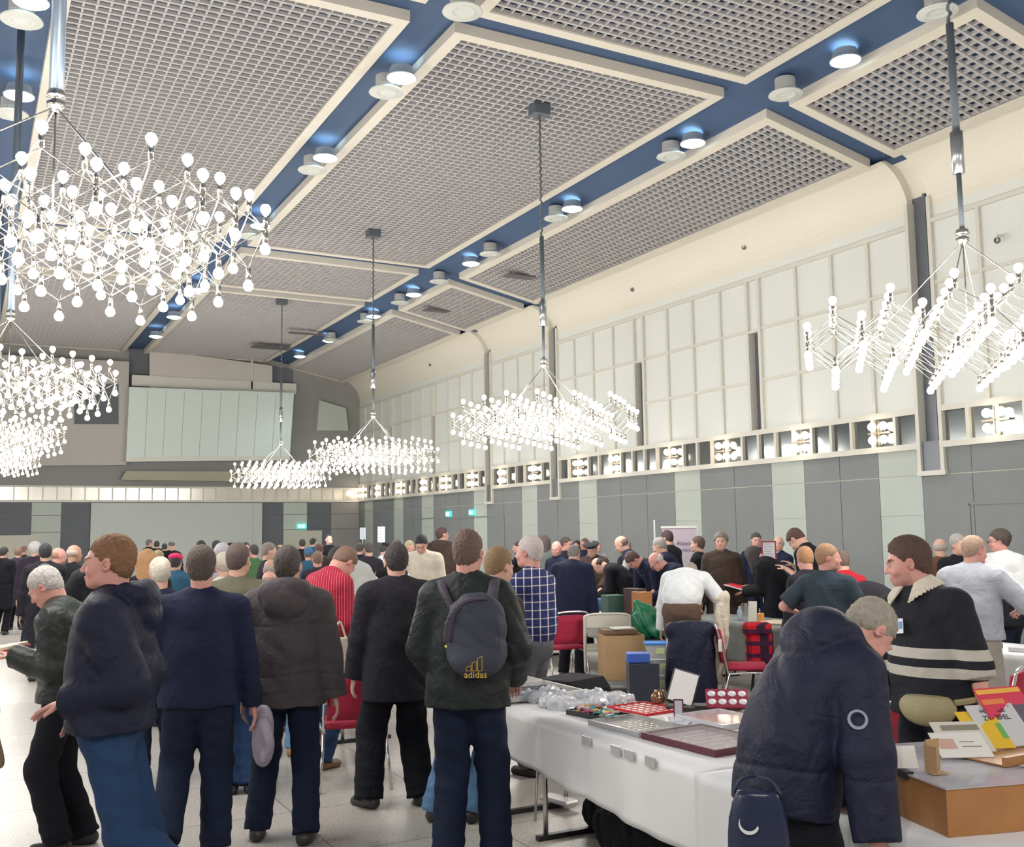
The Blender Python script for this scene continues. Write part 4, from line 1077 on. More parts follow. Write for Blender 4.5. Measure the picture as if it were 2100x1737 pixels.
# crumpled plastic bags
for k, (x, y, r_, lb) in enumerate(((*tp(1125, 1436)[:2], .20, 'crumpled clear plastic bag heap nearest the framed trays'), (*tp(1245, 1438)[:2], .21, 'crumpled clear plastic bags behind the black shallow box'), (*tp(1150, 1452)[:2], .12, 'small crumpled plastic bag at the stall edge'))):
    S = Sdf(); rr = random.Random(k)
    S.ell((0, 0, .0), (r_*.75, r_, .03), None, .03)
    for j in range(16): S.ell((rr.uniform(-.7, .7)*r_*.8, rr.uniform(-.8, .8)*r_, .02), (rr.uniform(.03, .09), rr.uniform(.02, .07), rr.uniform(.02, .05)), rotZ(rotX(np.eye(3), rr.uniform(-.8, .8)), rr.uniform(0, 3)), .012)
    S.plane((0, 0, 0), (0, 0, -1))
    def dz_(P_, k=k): return (.010*(1-2*np.abs(np.sin(P_[:, 0]*45+4*np.sin(P_[:, 1]*25+k)))) * np.sin(P_[:, 1]*38+P_[:, 0]*20)).astype(np.float32)
    o = grow('plastic_bag', Multi(S, disp=dz_), .008, mat('bag_clear', (.58, .59, .62), .18, var=.2, vscale=14, spec=.9), loc=(x, y, ZT)); tag(o, lb, 'plastic bag', 'crumpled plastic bags')
# tilted display album, easel card, coin sets
t = empty('display_case', tp(1392, 1452), R(-40), 'open black case with its white lined lid standing upright on the stall', 'display case')
Ml = T((0, .0, .03), R(-62+90), 0, 0)
LT_ = T((0, .0, .02), R(-30), R(16)); MB().rbox((-.085, -.010, 0), (.085, .010, .225), .008, LT_).build('lid', m_black, t)
MB().box((-.075, -.0125, .012), (.075, -.0105, .213), LT_).build('lid_lining', mat('lid_white', (.82, .80, .78), .6), t)
MB().box((-.07, -.10, 0), (.10, .04, .02)).build('case_bottom', m_black, t)
t = empty('price_card', tp(1392, 1471), R(-42), 'small grey card in a maroon frame standing before the white lid', 'card holder')
MB().box((-.029, -.004, 0), (.029, .004, .105)).build('frame', m_maroon, t); MB().box((-.022, -.0055, .008), (.022, -.0042, .097)).build('card', mat('card_grey', (.55, .52, .58), .5), t)
MB().box((-.06, -.03, 0), (.06, .03, .006)).build('stand', m_plastic, t)
t = empty('coin_case', tp(1492, 1452), R(-35), 'maroon case with round white coins propped up beside the dark anorak', 'coin case')
Mt = T((0, 0, .05), R(32)); MB().rbox((-.13, -.085, 0), (.13, .085, .016), .006, Mt).build('case_board', mat('maroon_velvet', (.26, .015, .045), .7), t)
for i in range(4):
    for j in range(2): MB().lathe([(.001, .020), (.023, .020), (.025, .016)], (0, 0, 0), 16, Mt @ Matrix.Translation((-.094+.062*i, -.036+.072*j, 0))).build('coin', mat('coin_pale', (.72, .72, .75), .3), t, True)
MB().box((-.10, -.05, 0), (.10, .06, .03)).build('prop_foot', m_black, t)
put('wallet_box', MB().rbox((-.10, -.06, 0), (.10, .06, .022), .006), m_black, 'flat black box with an orange edge beside the propped maroon case', 'box', loc=tp(1448, 1452), rz=-.6)
put('brown_vase', MB().lathe([(.001, 0), (.035, .003), (.052, .035), (.048, .065), (.03, .085), (.033, .095), (.027, .095), (.02, .08), (.001, .075)], n=20), mat('bronze', (.32, .19, .12), .2, metal=.7), 'shiny bronze pot behind the red felt coins', 'pot', loc=tp(1352, 1447), smooth=True)
put('loose_sleeves', MB().box((-.12, -.09, 0), (.12, .09, .004)).box((-.09, -.12, .004), (.12, .03, .008), T((0, 0, 0), 0, 0, .5)).box((-.10, -.07, .008), (.07, .07, .012), T((.03, .03, 0), 0, 0, -.4)), m_sleeve, 'loose plastic sleeves spread before the small framed card', 'plastic sleeves', loc=tp(1372, 1482), rz=.2)
# ---- wooden display case with glass top, magazine rack
ex, ey = Vector((math.cos(R(-15)), math.sin(R(-15)), 0)), Vector((-math.sin(R(-15)), math.cos(R(-15)), 0))
t = empty('display_case', (3.12, 2.63, ZT), R(-15), 'orange wooden display case with a clear plastic top at the corner of the stall', 'display case')
MB().box((0, 0, 0), (1.0, .018, .165)).box((0, .018, 0), (.018, .72, .165)).box((.982, .018, 0), (1.0, .72, .165)).box((.018, .702, 0), (.982, .72, .165)).box((.018, .018, 0), (.982, .702, .01)).build('case_body', m_wood, t)
MB().box((.018, .018, .12), (.982, .702, .13)).build('inner_shelf', mat('case_inside', (.42, .42, .47), .5, var=.3, vscale=5), t)
MB().box((-.006, -.006, .165), (1.006, .726, .170)).build('clear_top', mat('clear_top', (.70, .70, .76), .06, alpha=.55, spec=.9), t)
MB().box((-.01, .22, .15), (.02, .28, .178)).build('latch', m_black, t)
def sheet(name, w_, h_, M_, m, label, cat='magazine', grp='magazines and booklets on the display case', th=.004, parts=()):
    o = MB().box((-w_/2, -th/2, 0), (w_/2, th/2, h_)).build(name, m); o.matrix_world = M_; tag(o, label, cat, grp)
    for (x0, z0, x1, z1, c_) in parts: MB().box((x0, -th/2-.0012, z0), (x1, -th/2-.0002, z1)).build('cover_print', mat('ink_%02d%02d%02d' % tuple(int(q*99) for q in c_), c_, .5), o)
    return o
base = Matrix.Translation((3.12, 2.63, ZT+.173)) @ Matrix.Rotation(R(-15), 4, 'Z')
rk = empty('magazine_rack', (base @ Vector((.52, .40, 0))), R(0), 'low wooden rack holding leaning magazines on the clear top', 'rack')
MB().box((-.16, -.16, 0), (.34, -.145, .035)).box((-.16, -.145, 0), (.34, .15, .006)).build('rack_tray', m_wood, rk)
def leanM(px_, y, x, rz, tilt, z=.008): return Matrix.Translation(base @ Vector((x, y, z))) @ Matrix.Rotation(R(rz), 4, 'Z') @ Matrix.Rotation(R(-tilt), 4, 'X')
W1 = (.72, .70, .66)
sheet('magazine', .21, .15, leanM(0, .36, .36, -28, 62), mat('page_white', W1, .35), 'white printed sheet in a sleeve, frontmost of the leaning papers', parts=((-.09, .05, -.02, .11, (.55, .35, .28)), (0, .06, .08, .065, (.2, .2, .2)), (0, .09, .06, .093, (.3, .3, .3))))
sheet('magazine', .21, .17, leanM(0, .42, .42, -24, 56, .012), mat('page_cream', (.62, .60, .52), .4), 'cream booklet leaning right behind the white printed sheet', parts=((-.07, .12, .09, .15, (.25, .22, .18)),))
o_y = sheet('magazine', .17, .20, leanM(0, .45, .56, -20, 52, .012), mat('page_yellow', (.75, .48, .03), .5), 'yellow booklet leaning in the middle of the magazines', parts=((.06, .05, .085, .13, (.15, .42, .10)),))
o_r = sheet('magazine', .23, .21, leanM(0, .47, .66, -14, 46, .012), mat('page_grey', (.58, .58, .60), .4), 'grey booklet with printed title leaning behind the yellow one')
text('Handbuch', .030, m_black, o_r, T((.0, -.004, .175), R(90)), .0004); text('ZWEIFEL', .034, m_black, o_r, T((.0, -.004, .14), R(90)), .0004)
sheet('magazine', .25, .27, leanM(0, .50, .76, -8, 40, .012), mat('page_red', (.62, .03, .08), .4), 'red magazine with an orange stripe, tallest at the back of the rack', parts=((-.12, .24, .12, .262, (.80, .42, .05)), (-.12, .19, .0, .215, (.75, .20, .05)), (.0, .05, .12, .18, (.10, .08, .12))))
bxo = put('folded_box', MB().box((-.03, -.003, 0), (.04, .003, .12), T((0, 0, 0), 0, 0, .3)).box((-.003, -.05, 0), (.003, .0, .10), T((-.03, 0, 0), 0, 0, .5)).box((-.03, -.05, 0), (.04, 0, .003)), m_card, 'small folded brown card stand at the left side of the clear top', 'card stand', loc=base @ Vector((.10, .22, 0)), rz=-.3)
put('white_card', MB().box((-.04, -.002, 0), (.04, .002, .085), T((0, 0, 0), R(-25))), mat('page_white', W1), 'small white card leaning beside the folded brown card stand', 'card', loc=base @ Vector((.03, .27, .006)), rz=-.5)
for k, (x, y, a, m_, lb) in enumerate(((.62, .16, .3, m_sleeve, 'clear sleeve with pale papers lying on the case top'), (.82, .26, -.2, mat('page_pale', (.60, .58, .54), .3), 'pale leaflet under plastic at the back of the case top'), (.48, .10, .7, mat('pink_leaf', (.55, .25, .30), .3), 'small pink and yellow leaflet on the case top'))):
    put('leaflet', MB().box((-.13 if k < 2 else -.05, -.09 if k < 2 else -.03, 0), (.13 if k < 2 else .05, .09 if k < 2 else .03, .003)), m_, lb, 'leaflet', loc=base @ Vector((x, y, .0005+.0032*k)), rz=R(-15)+a)
put('long_box', MB().rbox((-.16, -.05, 0), (.16, .05, .05), .006), mat('box_beige', (.50, .45, .36), .6), 'beige oblong box between the dark anorak and the striped jumper', 'box', loc=(3.62, 3.56, ZT), rz=-.25)
# plastic carrier bag hanging from the anorak wearer's hand
t = empty('carrier_bag', spot(1532, 3.60)+Vector((0, 0, .56)), -viewyaw(1527), 'dark carrier bag with a white crescent and an orange disc, hanging by the stall', 'bag')
S = Sdf(); S.ell((0, 0, .22), (.105, .040, .24), None, .03).ell((0, 0, .08), (.10, .05, .12), None, .04); S.plane((0, 0, .40), (0, 0, 1)); S.plane((0, 0, .0), (0, 0, -1))
grow('bag_body', S, .012, mat('bag_navy', (.012, .018, .05), .3), t)
MB().lathe([(.001, 0), (.02, 0)], (0, 0, 0), 18, T((.0, -.050, .20), R(90))).build('orange_disc', mat('orange', (.65, .28, .04), .5), t)
cr_ = MB(); pr = []
for i in range(13):
    a = R(-200+i*15); pr.append((-.03+.034*math.cos(a), -.050, .30+.034*math.sin(a)))
pr2 = [(-.03+.030*math.cos(R(-200+i*15)), -.050, .308+.030*math.sin(R(-200+i*15))) for i in range(13)]
cr_.add(pr+pr2, [(i, i+1, i+14, i+13) for i in range(12)]); cr_.build('white_crescent', mat('crescent', (.65, .65, .65), .5), t)
for s_ in (-1, 1): MB().tube(bez([(s_*.08, 0, .39), (s_*.05, .02, .43), (0, .04, .44)], 4), .006, 6).build('handle', mat('bag_navy', (0, 0, 0)), t)
# ---- trolley with cardboard boxes
t = empty('hand_trolley', (6.78, 10.45, 0), R(-24), 'cream steel trolley with a rounded handle and black wheels', 'trolley'); t.scale = (1, 1, .82)
MB().tube(bez([(-.27, 0, .22), (-.27, 0, .9), (-.24, 0, 1.02), (0, 0, 1.04), (.24, 0, 1.02), (.27, 0, .9), (.27, 0, .22)], 6), .018, 8).tube([(-.27, 0, .55), (.27, 0, .55)], .014, 8).tube([(-.27, 0, .85), (.27, 0, .85)], .012, 8).build('handle_frame', mat('trolley_cream', (.62, .60, .52), .4), t, True)
MB().box((-.25, -.008, .86), (.25, .008, 1.02)).box((-.25, -.008, .5), (.25, .008, .62)).build('back_plate', mat('trolley_cream', (0, 0, 0)), t)
MB().box((-.28, -.75, .16), (.28, .02, .20)).build('platform', mat('trolley_grey', (.35, .37, .38), .4, metal=.5), t)
for x in (-.23, .23):
    for y in (-.66, -.05): MB().lathe([(.001, -.02), (.06, -.02), (.075, -.01), (.075, .01), (.06, .02), (.001, .02)], (x, y, .077), 16, T((0, 0, 0), 0, R(90))).build('wheel', m_black, t, True)
def obox(name, loc, rz, w_, d_, h_, m, label, group=None, open_=False, cat='box'):
    mb = MB(); e = .006
    if open_:
        mb.box((-w_, -d_, 0), (w_, -d_+e, h_)).box((-w_, d_-e, 0), (w_, d_, h_)).box((-w_, -d_+e, 0), (-w_+e, d_-e, h_)).box((w_-e, -d_+e, 0), (w_, d_-e, h_)).box((-w_+e, -d_+e, 0), (w_-e, d_-e, e))
        mb.box((-w_, -d_-.13, 0), (w_, -d_, .005), T((0, 0, h_), R(38))) if False else None
    else: mb.rbox((-w_, -d_, 0), (w_, d_, h_), .005)
    return put(name, mb, m, label, cat, group, loc=loc, rz=R(rz))
obox('cardboard_box', (6.72, 10.08, .166), -24, .23, .26, .49, m_card, 'tall open cardboard box standing on the trolley', open_=True)
obox('storage_crate', (6.98, 9.62, 0), -24, .20, .17, .42, m_black, 'black crate on the floor in front of the trolley', 'black crates')
obox('file_box', (6.70, 10.1, .658), -20, .20, .12, .05, m_carddk, 'dark flat box lying across the tall cardboard box')
obox('paper_stack', (6.72, 10.05, .71), -10, .12, .09, .02, mat('page_white', W1), 'stack of white papers on the dark flat box', cat='paper')
# ---- tubs
def tub(x, y, z, rz, lid, label, sc=1):
    t = empty('storage_tub', (x, y, z), R(rz), label, 'storage tub', 'clear storage tubs stacked on the floor')
    w_, d_, h_ = .17*sc, .13*sc, .14*sc
    b_ = MB(); b_.hexa([(-w_*.86, -d_*.86, 0), (w_*.86, -d_*.86, 0), (w_*.86, d_*.86, 0), (-w_*.86, d_*.86, 0)], [(-w_, -d_, h_), (w_, -d_, h_), (w_, d_, h_), (-w_, d_, h_)]); b_.build('tub_body', m_clear, t)
    MB().rbox((-w_*.7, -d_*.7, .012), (w_*.7, d_*.7, h_*.72), .01).build('contents', mat('tub_stuff', (.40, .42, .32), .7, var=.6, vscale=26), t)
    MB().rbox((-w_*1.05, -d_*1.06, h_), (w_*1.05, d_*1.06, h_+.022), .008).build('lid', lid, t)
    MB().box((-.06, -d_*.96-.004, h_*.35), (.03, -d_*.94, h_*.8)).build('label_sticker', mat('sticker', (.50, .58, .30), .5, var=.5, vscale=60), t)
    return t
m_lidb = mat('lid_blue', (.03, .20, .62), .35); m_lidc = mat('lid_clear4', (.6, .63, .62), .2)
tub(6.62, 9.12, 0, -30, m_lidc, 'clear tub on the floor at the bottom of the stack')
tub(6.62, 9.12, .163, -30, m_lidc, 'clear tub with green stickers, second from the floor')
tub(6.64, 9.14, .326, -27, m_lidc, 'clear tub third from the floor, below the blue lid')
tub(6.60, 9.14, .489, -32, m_lidb, 'clear tub with a bright blue lid on top of the stack')
NB = spot(1310, 10.5); obox('blue_box', (NB.x-.04, NB.y+.02, .523), -28, .11, .10, .09, mat('blue_box', (.03, .09, .40), .5), 'small blue box left of the blue lidded tub')
obox('storage_crate', (NB.x, NB.y, 0), -28, .15, .14, .52, mat('crate_navy', (.012, .016, .03), .6), 'tall dark container carrying the small blue box', 'black crates')


# coat hung over a chair, green bag, scarf, plaid bag
S = Sdf(); S.cap((-.17, -.02, .82), (.17, -.02, .82), .085, k=.04); S.ell((0, -.02, .58), (.25, .15, .32), None, .06).ell((0, -.02, .30), (.27, .16, .30), None, .08); S.plane((0, 0, .06), (0, 0, -1))
def cf(P_): return (.014*(1-2*np.abs(np.sin(P_[:, 0]*17+2*np.sin(P_[:, 2]*4))))*np.clip(1.1-P_[:, 2], 0, 1)).astype(np.float32)
o = grow('hanging_coat', Multi(S, disp=cf), .014, CL['navy2'], loc=CT); o.rotation_euler.z = R(-32); tag(o, 'dark navy coat draped over a chair back behind the white lid', 'coat')
S = Sdf(); S.ell((0, 0, .20), (.16, .14, .20), None, .05).ell((.16, -.03, .08), (.20, .12, .09), None, .05).cap((-.03, 0, .32), (-.10, 0, .42), .06, .03, k=.04); S.plane((0, 0, 0), (0, 0, -1))
def gf(P_): return (.016*(1-2*np.abs(np.sin(P_[:, 0]*22+P_[:, 2]*13+2*np.sin(P_[:, 1]*20))))).astype(np.float32)
o = grow('carrier_bag', Multi(S, disp=gf), .014, mat('bag_green', (.01, .17, .08), .35, var=.2), loc=(7.25, 10.35, .55)); o.rotation_euler.z = R(-30); tag(o, 'bright green crumpled carrier bag beyond the cardboard box', 'bag')
obox('storage_crate', (7.30, 10.33, 0), -30, .26, .2, .555, mat('crate_navy', (0, 0, 0)), 'dark crate under the green carrier bag', 'black crates')
S = Sdf(); S.ell((.01, 0, 1.09), (.055, .05, .06), None, .02).ell((-.045, 0, 1.07), (.05, .03, .03), None, .02).cap((0, 0, 1.05), (-.03, .0, .70), .040, .050, k=.02, sq=(V3(1, 0, 0), 1.35)).cap((-.03, 0, .70), (-.10, .02, .24), .050, .040, k=.02, sq=(V3(1, 0, 0), 1.3)).cap((-.05, -.03, 1.0), (-.095, -.03, .66), .03, .035, k=.01, sq=(V3(1, 0, 0), 1.2))
def sf_(P_): return (.005*(1-2*np.abs(np.sin(P_[:, 0]*48+P_[:, 2]*6)))).astype(np.float32)
o = grow('hanging_scarf', Multi(S, disp=sf_), .011, CL['cream'], loc=spot(1480, 10.75)+Vector((0, 0, .05))); o.rotation_euler.z = R(-32); tag(o, 'pale cream scarf knotted on a stand before the grey draped stall', 'scarf')
put('clothes_stand', MB().tube([(0, 0, 0), (0, 0, 1.06)], .012, 8).lathe([(.001, .02), (.13, .015), (.14, 0)], n=16), mat('stand_brown', (.14, .06, .04), .5), 'thin brown stand inside the pale scarf', 'stand', loc=spot(1480, 10.75))
m_pl = cloth('cloth_blanket', (.45, .01, .02), pat=('plaid', .13, .35, (.03, .01, .03), (.05, .01, .04)))
put('plaid_bag', MB().rbox((-.14, -.10, 0), (.14, .10, .44), .04).rbox((-.17, -.12, .36), (.12, .08, .50), .03), m_pl, 'red and black plaid bag on a stool behind the dark anorak', 'bag', loc=spot(1548, 11.3)+Vector((0, 0, .325)), rz=-.5)
MBs = MB().lathe([(.001, .32), (.15, .32), (.15, .29), (.001, .29)], n=16); 
for a in range(4): MBs.tube([(.1*math.cos(a*1.57), .1*math.sin(a*1.57), .29), (.15*math.cos(a*1.57), .15*math.sin(a*1.57), 0)], .011, 6)
put('stool', MBs, m_black, 'low stool under the red plaid bag', 'stool', loc=spot(1548, 11.3))
# black bags behind and under the long stall; the larger also stands for shade
S = Sdf(); S.ell((0, 0, .14), (.30, .24, .20), None, .06).ell((.18, .2, .12), (.2, .2, .16), None, .06); S.plane((0, 0, 0), (0, 0, -1))
o = grow('travel_bag', Multi(S, disp=gf), .02, CL['black'], loc=(4.6, 6.7, .0)); tag(o, 'black soft travel bag on the floor behind the long stall', 'bag')
S = Sdf(); S.ell((0, 0, .15), (.33, .42, .20), None, .06).ell((.1, .45, .12), (.25, .3, .16), None, .06); S.plane((0, 0, 0), (0, 0, -1))
o = grow('travel_bag', Multi(S, disp=gf), .02, CL['black'], loc=(3.55, 5.0, .0)); tag(o, 'black luggage with the dark of the shade built into its bulk, under the long paper covered stall', 'bag')
put('black_coat_heap', MB().rbox((-.3, -.25, 0), (.3, .25, .62), .08), CL['black'], 'dark covered box standing behind the coin trays', 'box', loc=(4.55, 7.6, 0), rz=.3)
put('foil_pack', MB().rbox((-.06, -.14, 0), (.06, .14, .03), .01), mat('pack_white', (.8, .75, .8), .2), 'small shiny white pack lying on a foot bar under the stall', 'pack', loc=(3.60, 6.2, .032), rz=.2)  # one even pale colour for the whole pack
# ---- goods on the far stall (boxes, files)
goods = [('file_box', 8.05, 12.75, 0, .18, .13, .11, (.22, .23, .24), 'long grey coin file box nearest the beret wearer'), ('file_box', 7.82, 12.2, 5, .10, .18, .12, (.55, .52, .44), 'cream card box at the edge of the far stall'),
         ('file_box', 8.12, 12.05, 0, .11, .14, .16, (.04, .10, .26), 'blue file box beside the cream card box'), ('file_box', 7.92, 11.55, -8, .12, .12, .24, (.035, .09, .07), 'dark green file box between blue and brown boxes'),
         ('file_box', 8.0, 11.15, 0, .07, .17, .34, (.06, .03, .03), 'tall dark brown wooden box by the white shirt'), ('file_box', 7.95, 10.93, 0, .07, .13, .31, (.42, .17, .06), 'tall orange wooden box by the white shirt'),
         ('file_box', 8.1, 13.35, 0, .16, .2, .05, (.10, .10, .12), 'flat dark tray at the far end of the far stall')]
for nme, x, y, rz, w_, d_, h_, c_, lb in goods: obox(nme, (x-.33, y, .749), rz, w_, d_, h_, mat('gd_%02d%02d%02d' % tuple(int(q*99) for q in c_), c_, .6), lb, 'boxes on the far stall')
put('bottle', MB().lathe([(.001, 0), (.03, 0), (.032, .10), (.012, .15), (.012, .17), (.001, .17)], n=12), mat('bottle_clear', (.5, .6, .7), .15, alpha=.7), 'small water bottle with a blue cap on the grey draped stall', 'bottle', loc=(8.2, 9.75, .749), smooth=True)
put('leaning_card', MB().box((-.05, -.003, 0), (.05, .003, .24), T((0, 0, 0), R(-14))), mat('page_cream', (0, 0, 0)), 'tall cream card leaning on the grey draped stall', 'card', loc=(8.22, 9.55, .749), rz=-.9)
put('orange_box', MB().rbox((-.03, -.03, 0), (.03, .03, .11), .005), mat('orange2', (.70, .30, .08), .5), 'little orange packet beside the tall cream card', 'packet', loc=(8.2, 9.38, .749))
put('wrapping', MB().rbox((-.14, -.2, 0), (.14, .2, .035), .015), mat('wrap', (.60, .50, .36), .6, var=.2), 'crumpled cream wrapping paper on the grey draped stall', 'paper', loc=(8.25, 9.1, .749), rz=.2)
obox('glass_box', (8.3, 8.75, .749), 0, .12, .2, .10, mat('glassy', (.36, .43, .48), .2), 'pale blue glassy box at the end of the grey draped stall')
for k, (x, y, c_) in enumerate(((8.1, 6.4, (.10, .13, .2)), (8.2, 5.9, (.5, .5, .52)), (8.1, 5.4, (.15, .16, .2)))): obox('album', (x, y, .749), 10*k, .13, .17, .04, mat('alb%d' % k, c_, .5), ('dark blue album nearest the grey shirt', 'pale album between two dark ones', 'dark grey album at the far edge')[k]+' on the white stall', 'albums on the white stall')
for k, y in enumerate((9.0, 9.7, 10.4, 11.1)): obox('album', (3.2, y, .741), 8*k, .14, .2, .05, mat('alb%d' % (k % 3), (.1, .1, .1), .5), '%s flat album on the stall before the red pinstriped shirt' % ORD[k], 'albums before the pinstriped shirt')
# ---- banners and boards
def board(x, y0, y1, d, w_, label, c_=(.55, .62, .72), frame=None, lines=5, pole=True):
    """freestanding upright board; x, y0 (top), y1 (bottom) are where its corners are seen"""
    b0 = spot(x, d); zt = H-(y0-hor(x))*d/FPX; zb = H-(y1-hor(x))*d/FPX; ww = w_*d/FPX
    t = empty('info_board', b0, -viewyaw(x), label, 'board')
    MB().box((-ww/2, -.01, zb), (ww/2, .01, zt)).build('panel', mat('brd_%02d%02d%02d' % tuple(int(q*99) for q in c_), c_, .5), t)
    if frame: MB().box((-ww/2-.02, -.015, zb-.02), (-ww/2, .015, zt+.02)).box((ww/2, -.015, zb-.02), (ww/2+.02, .015, zt+.02)).box((-ww/2, -.015, zt), (ww/2, .015, zt+.02)).box((-ww/2, -.015, zb-.02), (ww/2, .015, zb)).build('frame', mat('frm', frame, .5), t)
    ln = MB(); hh = (zt-zb)
    for k in range(lines): z_ = zt-hh*(k+.8)/(lines+.6); ln.box((-ww*.38, -.013, z_), (ww*(.2+.16*((k*7) % 3)/2), -.0105, z_+hh*.025))
    ln.build('printed_lines', mat('print_dim', (.22, .26, .38), .6), t)
    if pole: MB().tube([(0, 0, 0), (0, 0, zb)], .018, 8).lathe([(.001, .02), (.18, .015), (.2, 0)], n=16).build('stand', m_tube, t)
    return t, ww, zt, zb
board(744, 1082, 1106, 26, 12, 'pale blue notice board far away near the room corner'); board(782, 1080, 1112, 24, 15, 'pale blue notice board closer to the row of wall panels')
board(1575, 1112, 1150, 14.5, 24, 'white notice in a red frame above the long haired woman', (.66, .64, .66), (.30, .02, .05), 7)
t, ww, zt, zb = board(1392, 1083, 1165, 17.5, 68, 'lilac roll-up banner with printed lines against the grey boards', (.44, .38, .45), None, 0)
MB().box((-ww/2-.02, -.03, zt), (ww/2+.02, .03, zt+.035)).build('top_rail', m_plastic, t)
text('Dirk Alexander', .105, mat('print_dark', (.10, .08, .16), .6), t, T((.06, -.014, zt-.26), R(90)), .0008); text('Münzauktionen', .085, mat('print_dark', (0, 0, 0)), t, T((.06, -.014, zt-.37), R(90)), .0008)
MB().box((-ww/2+.03, -.014, zt-.34), (-ww/2+.15, -.011, zt-.17)).build('printed_emblem', mat('print_dark', (0, 0, 0)), t)
t, ww, zt, zb = board(1342, 1066, 1120, 17.5, 3, 'narrow white flag on a thin pole beside the lilac banner', (.6, .6, .6), None, 0)
# ================================================================ the visitors
N = .0075; M = .0125; F = .02
P = person
# --- nearest figures
P(236, 4.85, -78, 1.86, h=N, hcol=(.20, .10, .05), head=(3, 0, 0), top='jacket', tcol='navy2', hem=.92, puff=.038, build=1.12, hood=1, leg='denim', trouser=.02,
  lh=(-.16, .15, 1.12), rh=(.16, .13, 1.04), feet=((-.09, -.42, .14, 0, 45), (.09, -.26, 0, 0, 8)), skin='pink', label='ginger haired man in profile with a dark padded jacket and blue jeans, walking')
P(150, 6.35, -72, 1.71, h=N, hcol=(.48, .45, .43), head=(30, 0, 0), lean=4, hunch=10, top='jacket', tcol='leather', hem=.90, puff=.035, build=1.08, leg='trouser_black', trouser=.02,
  lh=(-.14, .27, 1.15), rh=(.18, .27, 1.13), feet=((-.09, .04, 0, 0), (.08, -.06, 0, -5)), skin='pink', under='white', label='grey haired man in a green-black leather jacket reading an open red book')
P(414, 6.05, 4, 1.79, h=N, hcol=(.085, .065, .055), head=(0, 0, 0), top='sweater', tcol='navy', hem=.86, puff=.016, build=1.16, leg='jeans_dark', trouser=.022, collar=1,
  lh=(-.20, .18, .90), rh=(.30, .05, .86), feet=((-.16, -.10, .10, -4, 22), (.10, .10, 0, 4)), skin='pink', under='white', label='man in a plain navy jumper seen from behind, short dark hair and white collar')
P(590, 6.45, 6, 1.775, h=N, hcol=(.075, .06, .055), head=(2, 8, 0), top='jacket', tcol='parka', hem=.80, puff=.036, build=1.10, hood=1.12, seams=(.90, 1.0, 1.30), leg='jeans_dark', trouser=.018,
  lh=(-.26, .04, .85), rh=(.30, .02, .82), feet=((-.17, .08, 0, -4), (.13, -.05, 0, 10)), label='man in a hooded grey-brown parka seen from behind')
P(816, 7.25, -14, 1.775, h=N, hcol=(.045, .035, .04), head=(6, 6, 0), top='coat', tcol='charcoal', hem=.70, puff=.036, build=1.12, leg='trouser_black', trouser=.03, collar=2, lean=3,
  lh=(-.28, .12, .86), rh=(.26, .18, .92), feet=((-.21, .02, 0, -30), (.14, -.03, 0, 4)), label='man in a long black coat seen from behind beside the red chair')
pb = P(956, 5.95, 6, 1.86, h=N, hcol=(.14, .085, .07), head=(6, 12, 0), top='jacket', tcol='greenblack', hem=.82, puff=.03, build=1.03, leg='jeans_dark', trouser=.022, collar=2, lean=2,
  lh=(-.22, .26, 1.02), rh=(.26, .22, 1.0), elbow=(.45, -.9, -.3), feet=((-.11, -.05, 0, 4), (.15, .06, 0, 8)), skin='pink', label='man in a dark green waxed jacket wearing a rucksack, seen from behind')
bpi = PEOPLE[-1][1]
P(985, 6.8, 16, 1.76, h=.010, roll=-12, hcol=(.24, .15, .08), head=(14, 30, 0), top='jacket', tcol='brown', hem=.9, puff=.008, build=.9, leg='jeans_light', trouser=.02, lh=(-.1, .35, 1.3), rh=(.15, .35, 1.3),
  feet=((-.32, 0, 0, -5), (-.06, .02, 0, 5)), label='light brown haired person in pale blue jeans hidden behind the rucksack wearer')
P(1090, 8.1, -62, 1.81, h=.009, hcol=(.52, .46, .45), head=(4, 0, 0), top='shirt', tcol='plaid', hem=.93, puff=.024, build=1.12, leg='trouser_grey', trouser=.02,
  lh=(-.05, .30, 1.35), rh=(.22, .02, .84), skin='pink', under='black', label='white haired man in a blue and white checked shirt behind the coin trays')
PL = PEOPLE[-1]
P(1592, 3.86, 58, 1.74, h=N, hcol=(.30, .27, .22), head=(34, 4, 6), lean=27, hunch=18, top='jacket', tcol='navy2', hem=.84, puff=.042, build=1.02, hood=1.12, seams=(1.0,), leg='trouser_black', trouser=.03,
  lh=(-.20, .38, .74), rh=(.36, .12, .72), elbow=(.6, -.6, -.1), feet=((-.14, -.1, 0, -5), (.14, -.05, 0, 6)), skin='pink', label='grey haired man in a navy anorak bending over the stall')
P(1898, 5.2, -142, 1.80, h=N, hcol=(.085, .045, .035), hair='spiky', head=(12, 48, 0), roll=-8, top='sweater', tcol='striped', hem=.90, puff=.026, build=1.07, leg='trouser_black', collar=0,
  lh=(-.30, .0, .90), rh=(.22, .26, .98), elbow=(.5, -1, -.1), sleeve=.6, skin='pink', beard=.25, label='dark haired man in a black jumper with two beige stripes and a belt pouch')
PS = PEOPLE[-1]
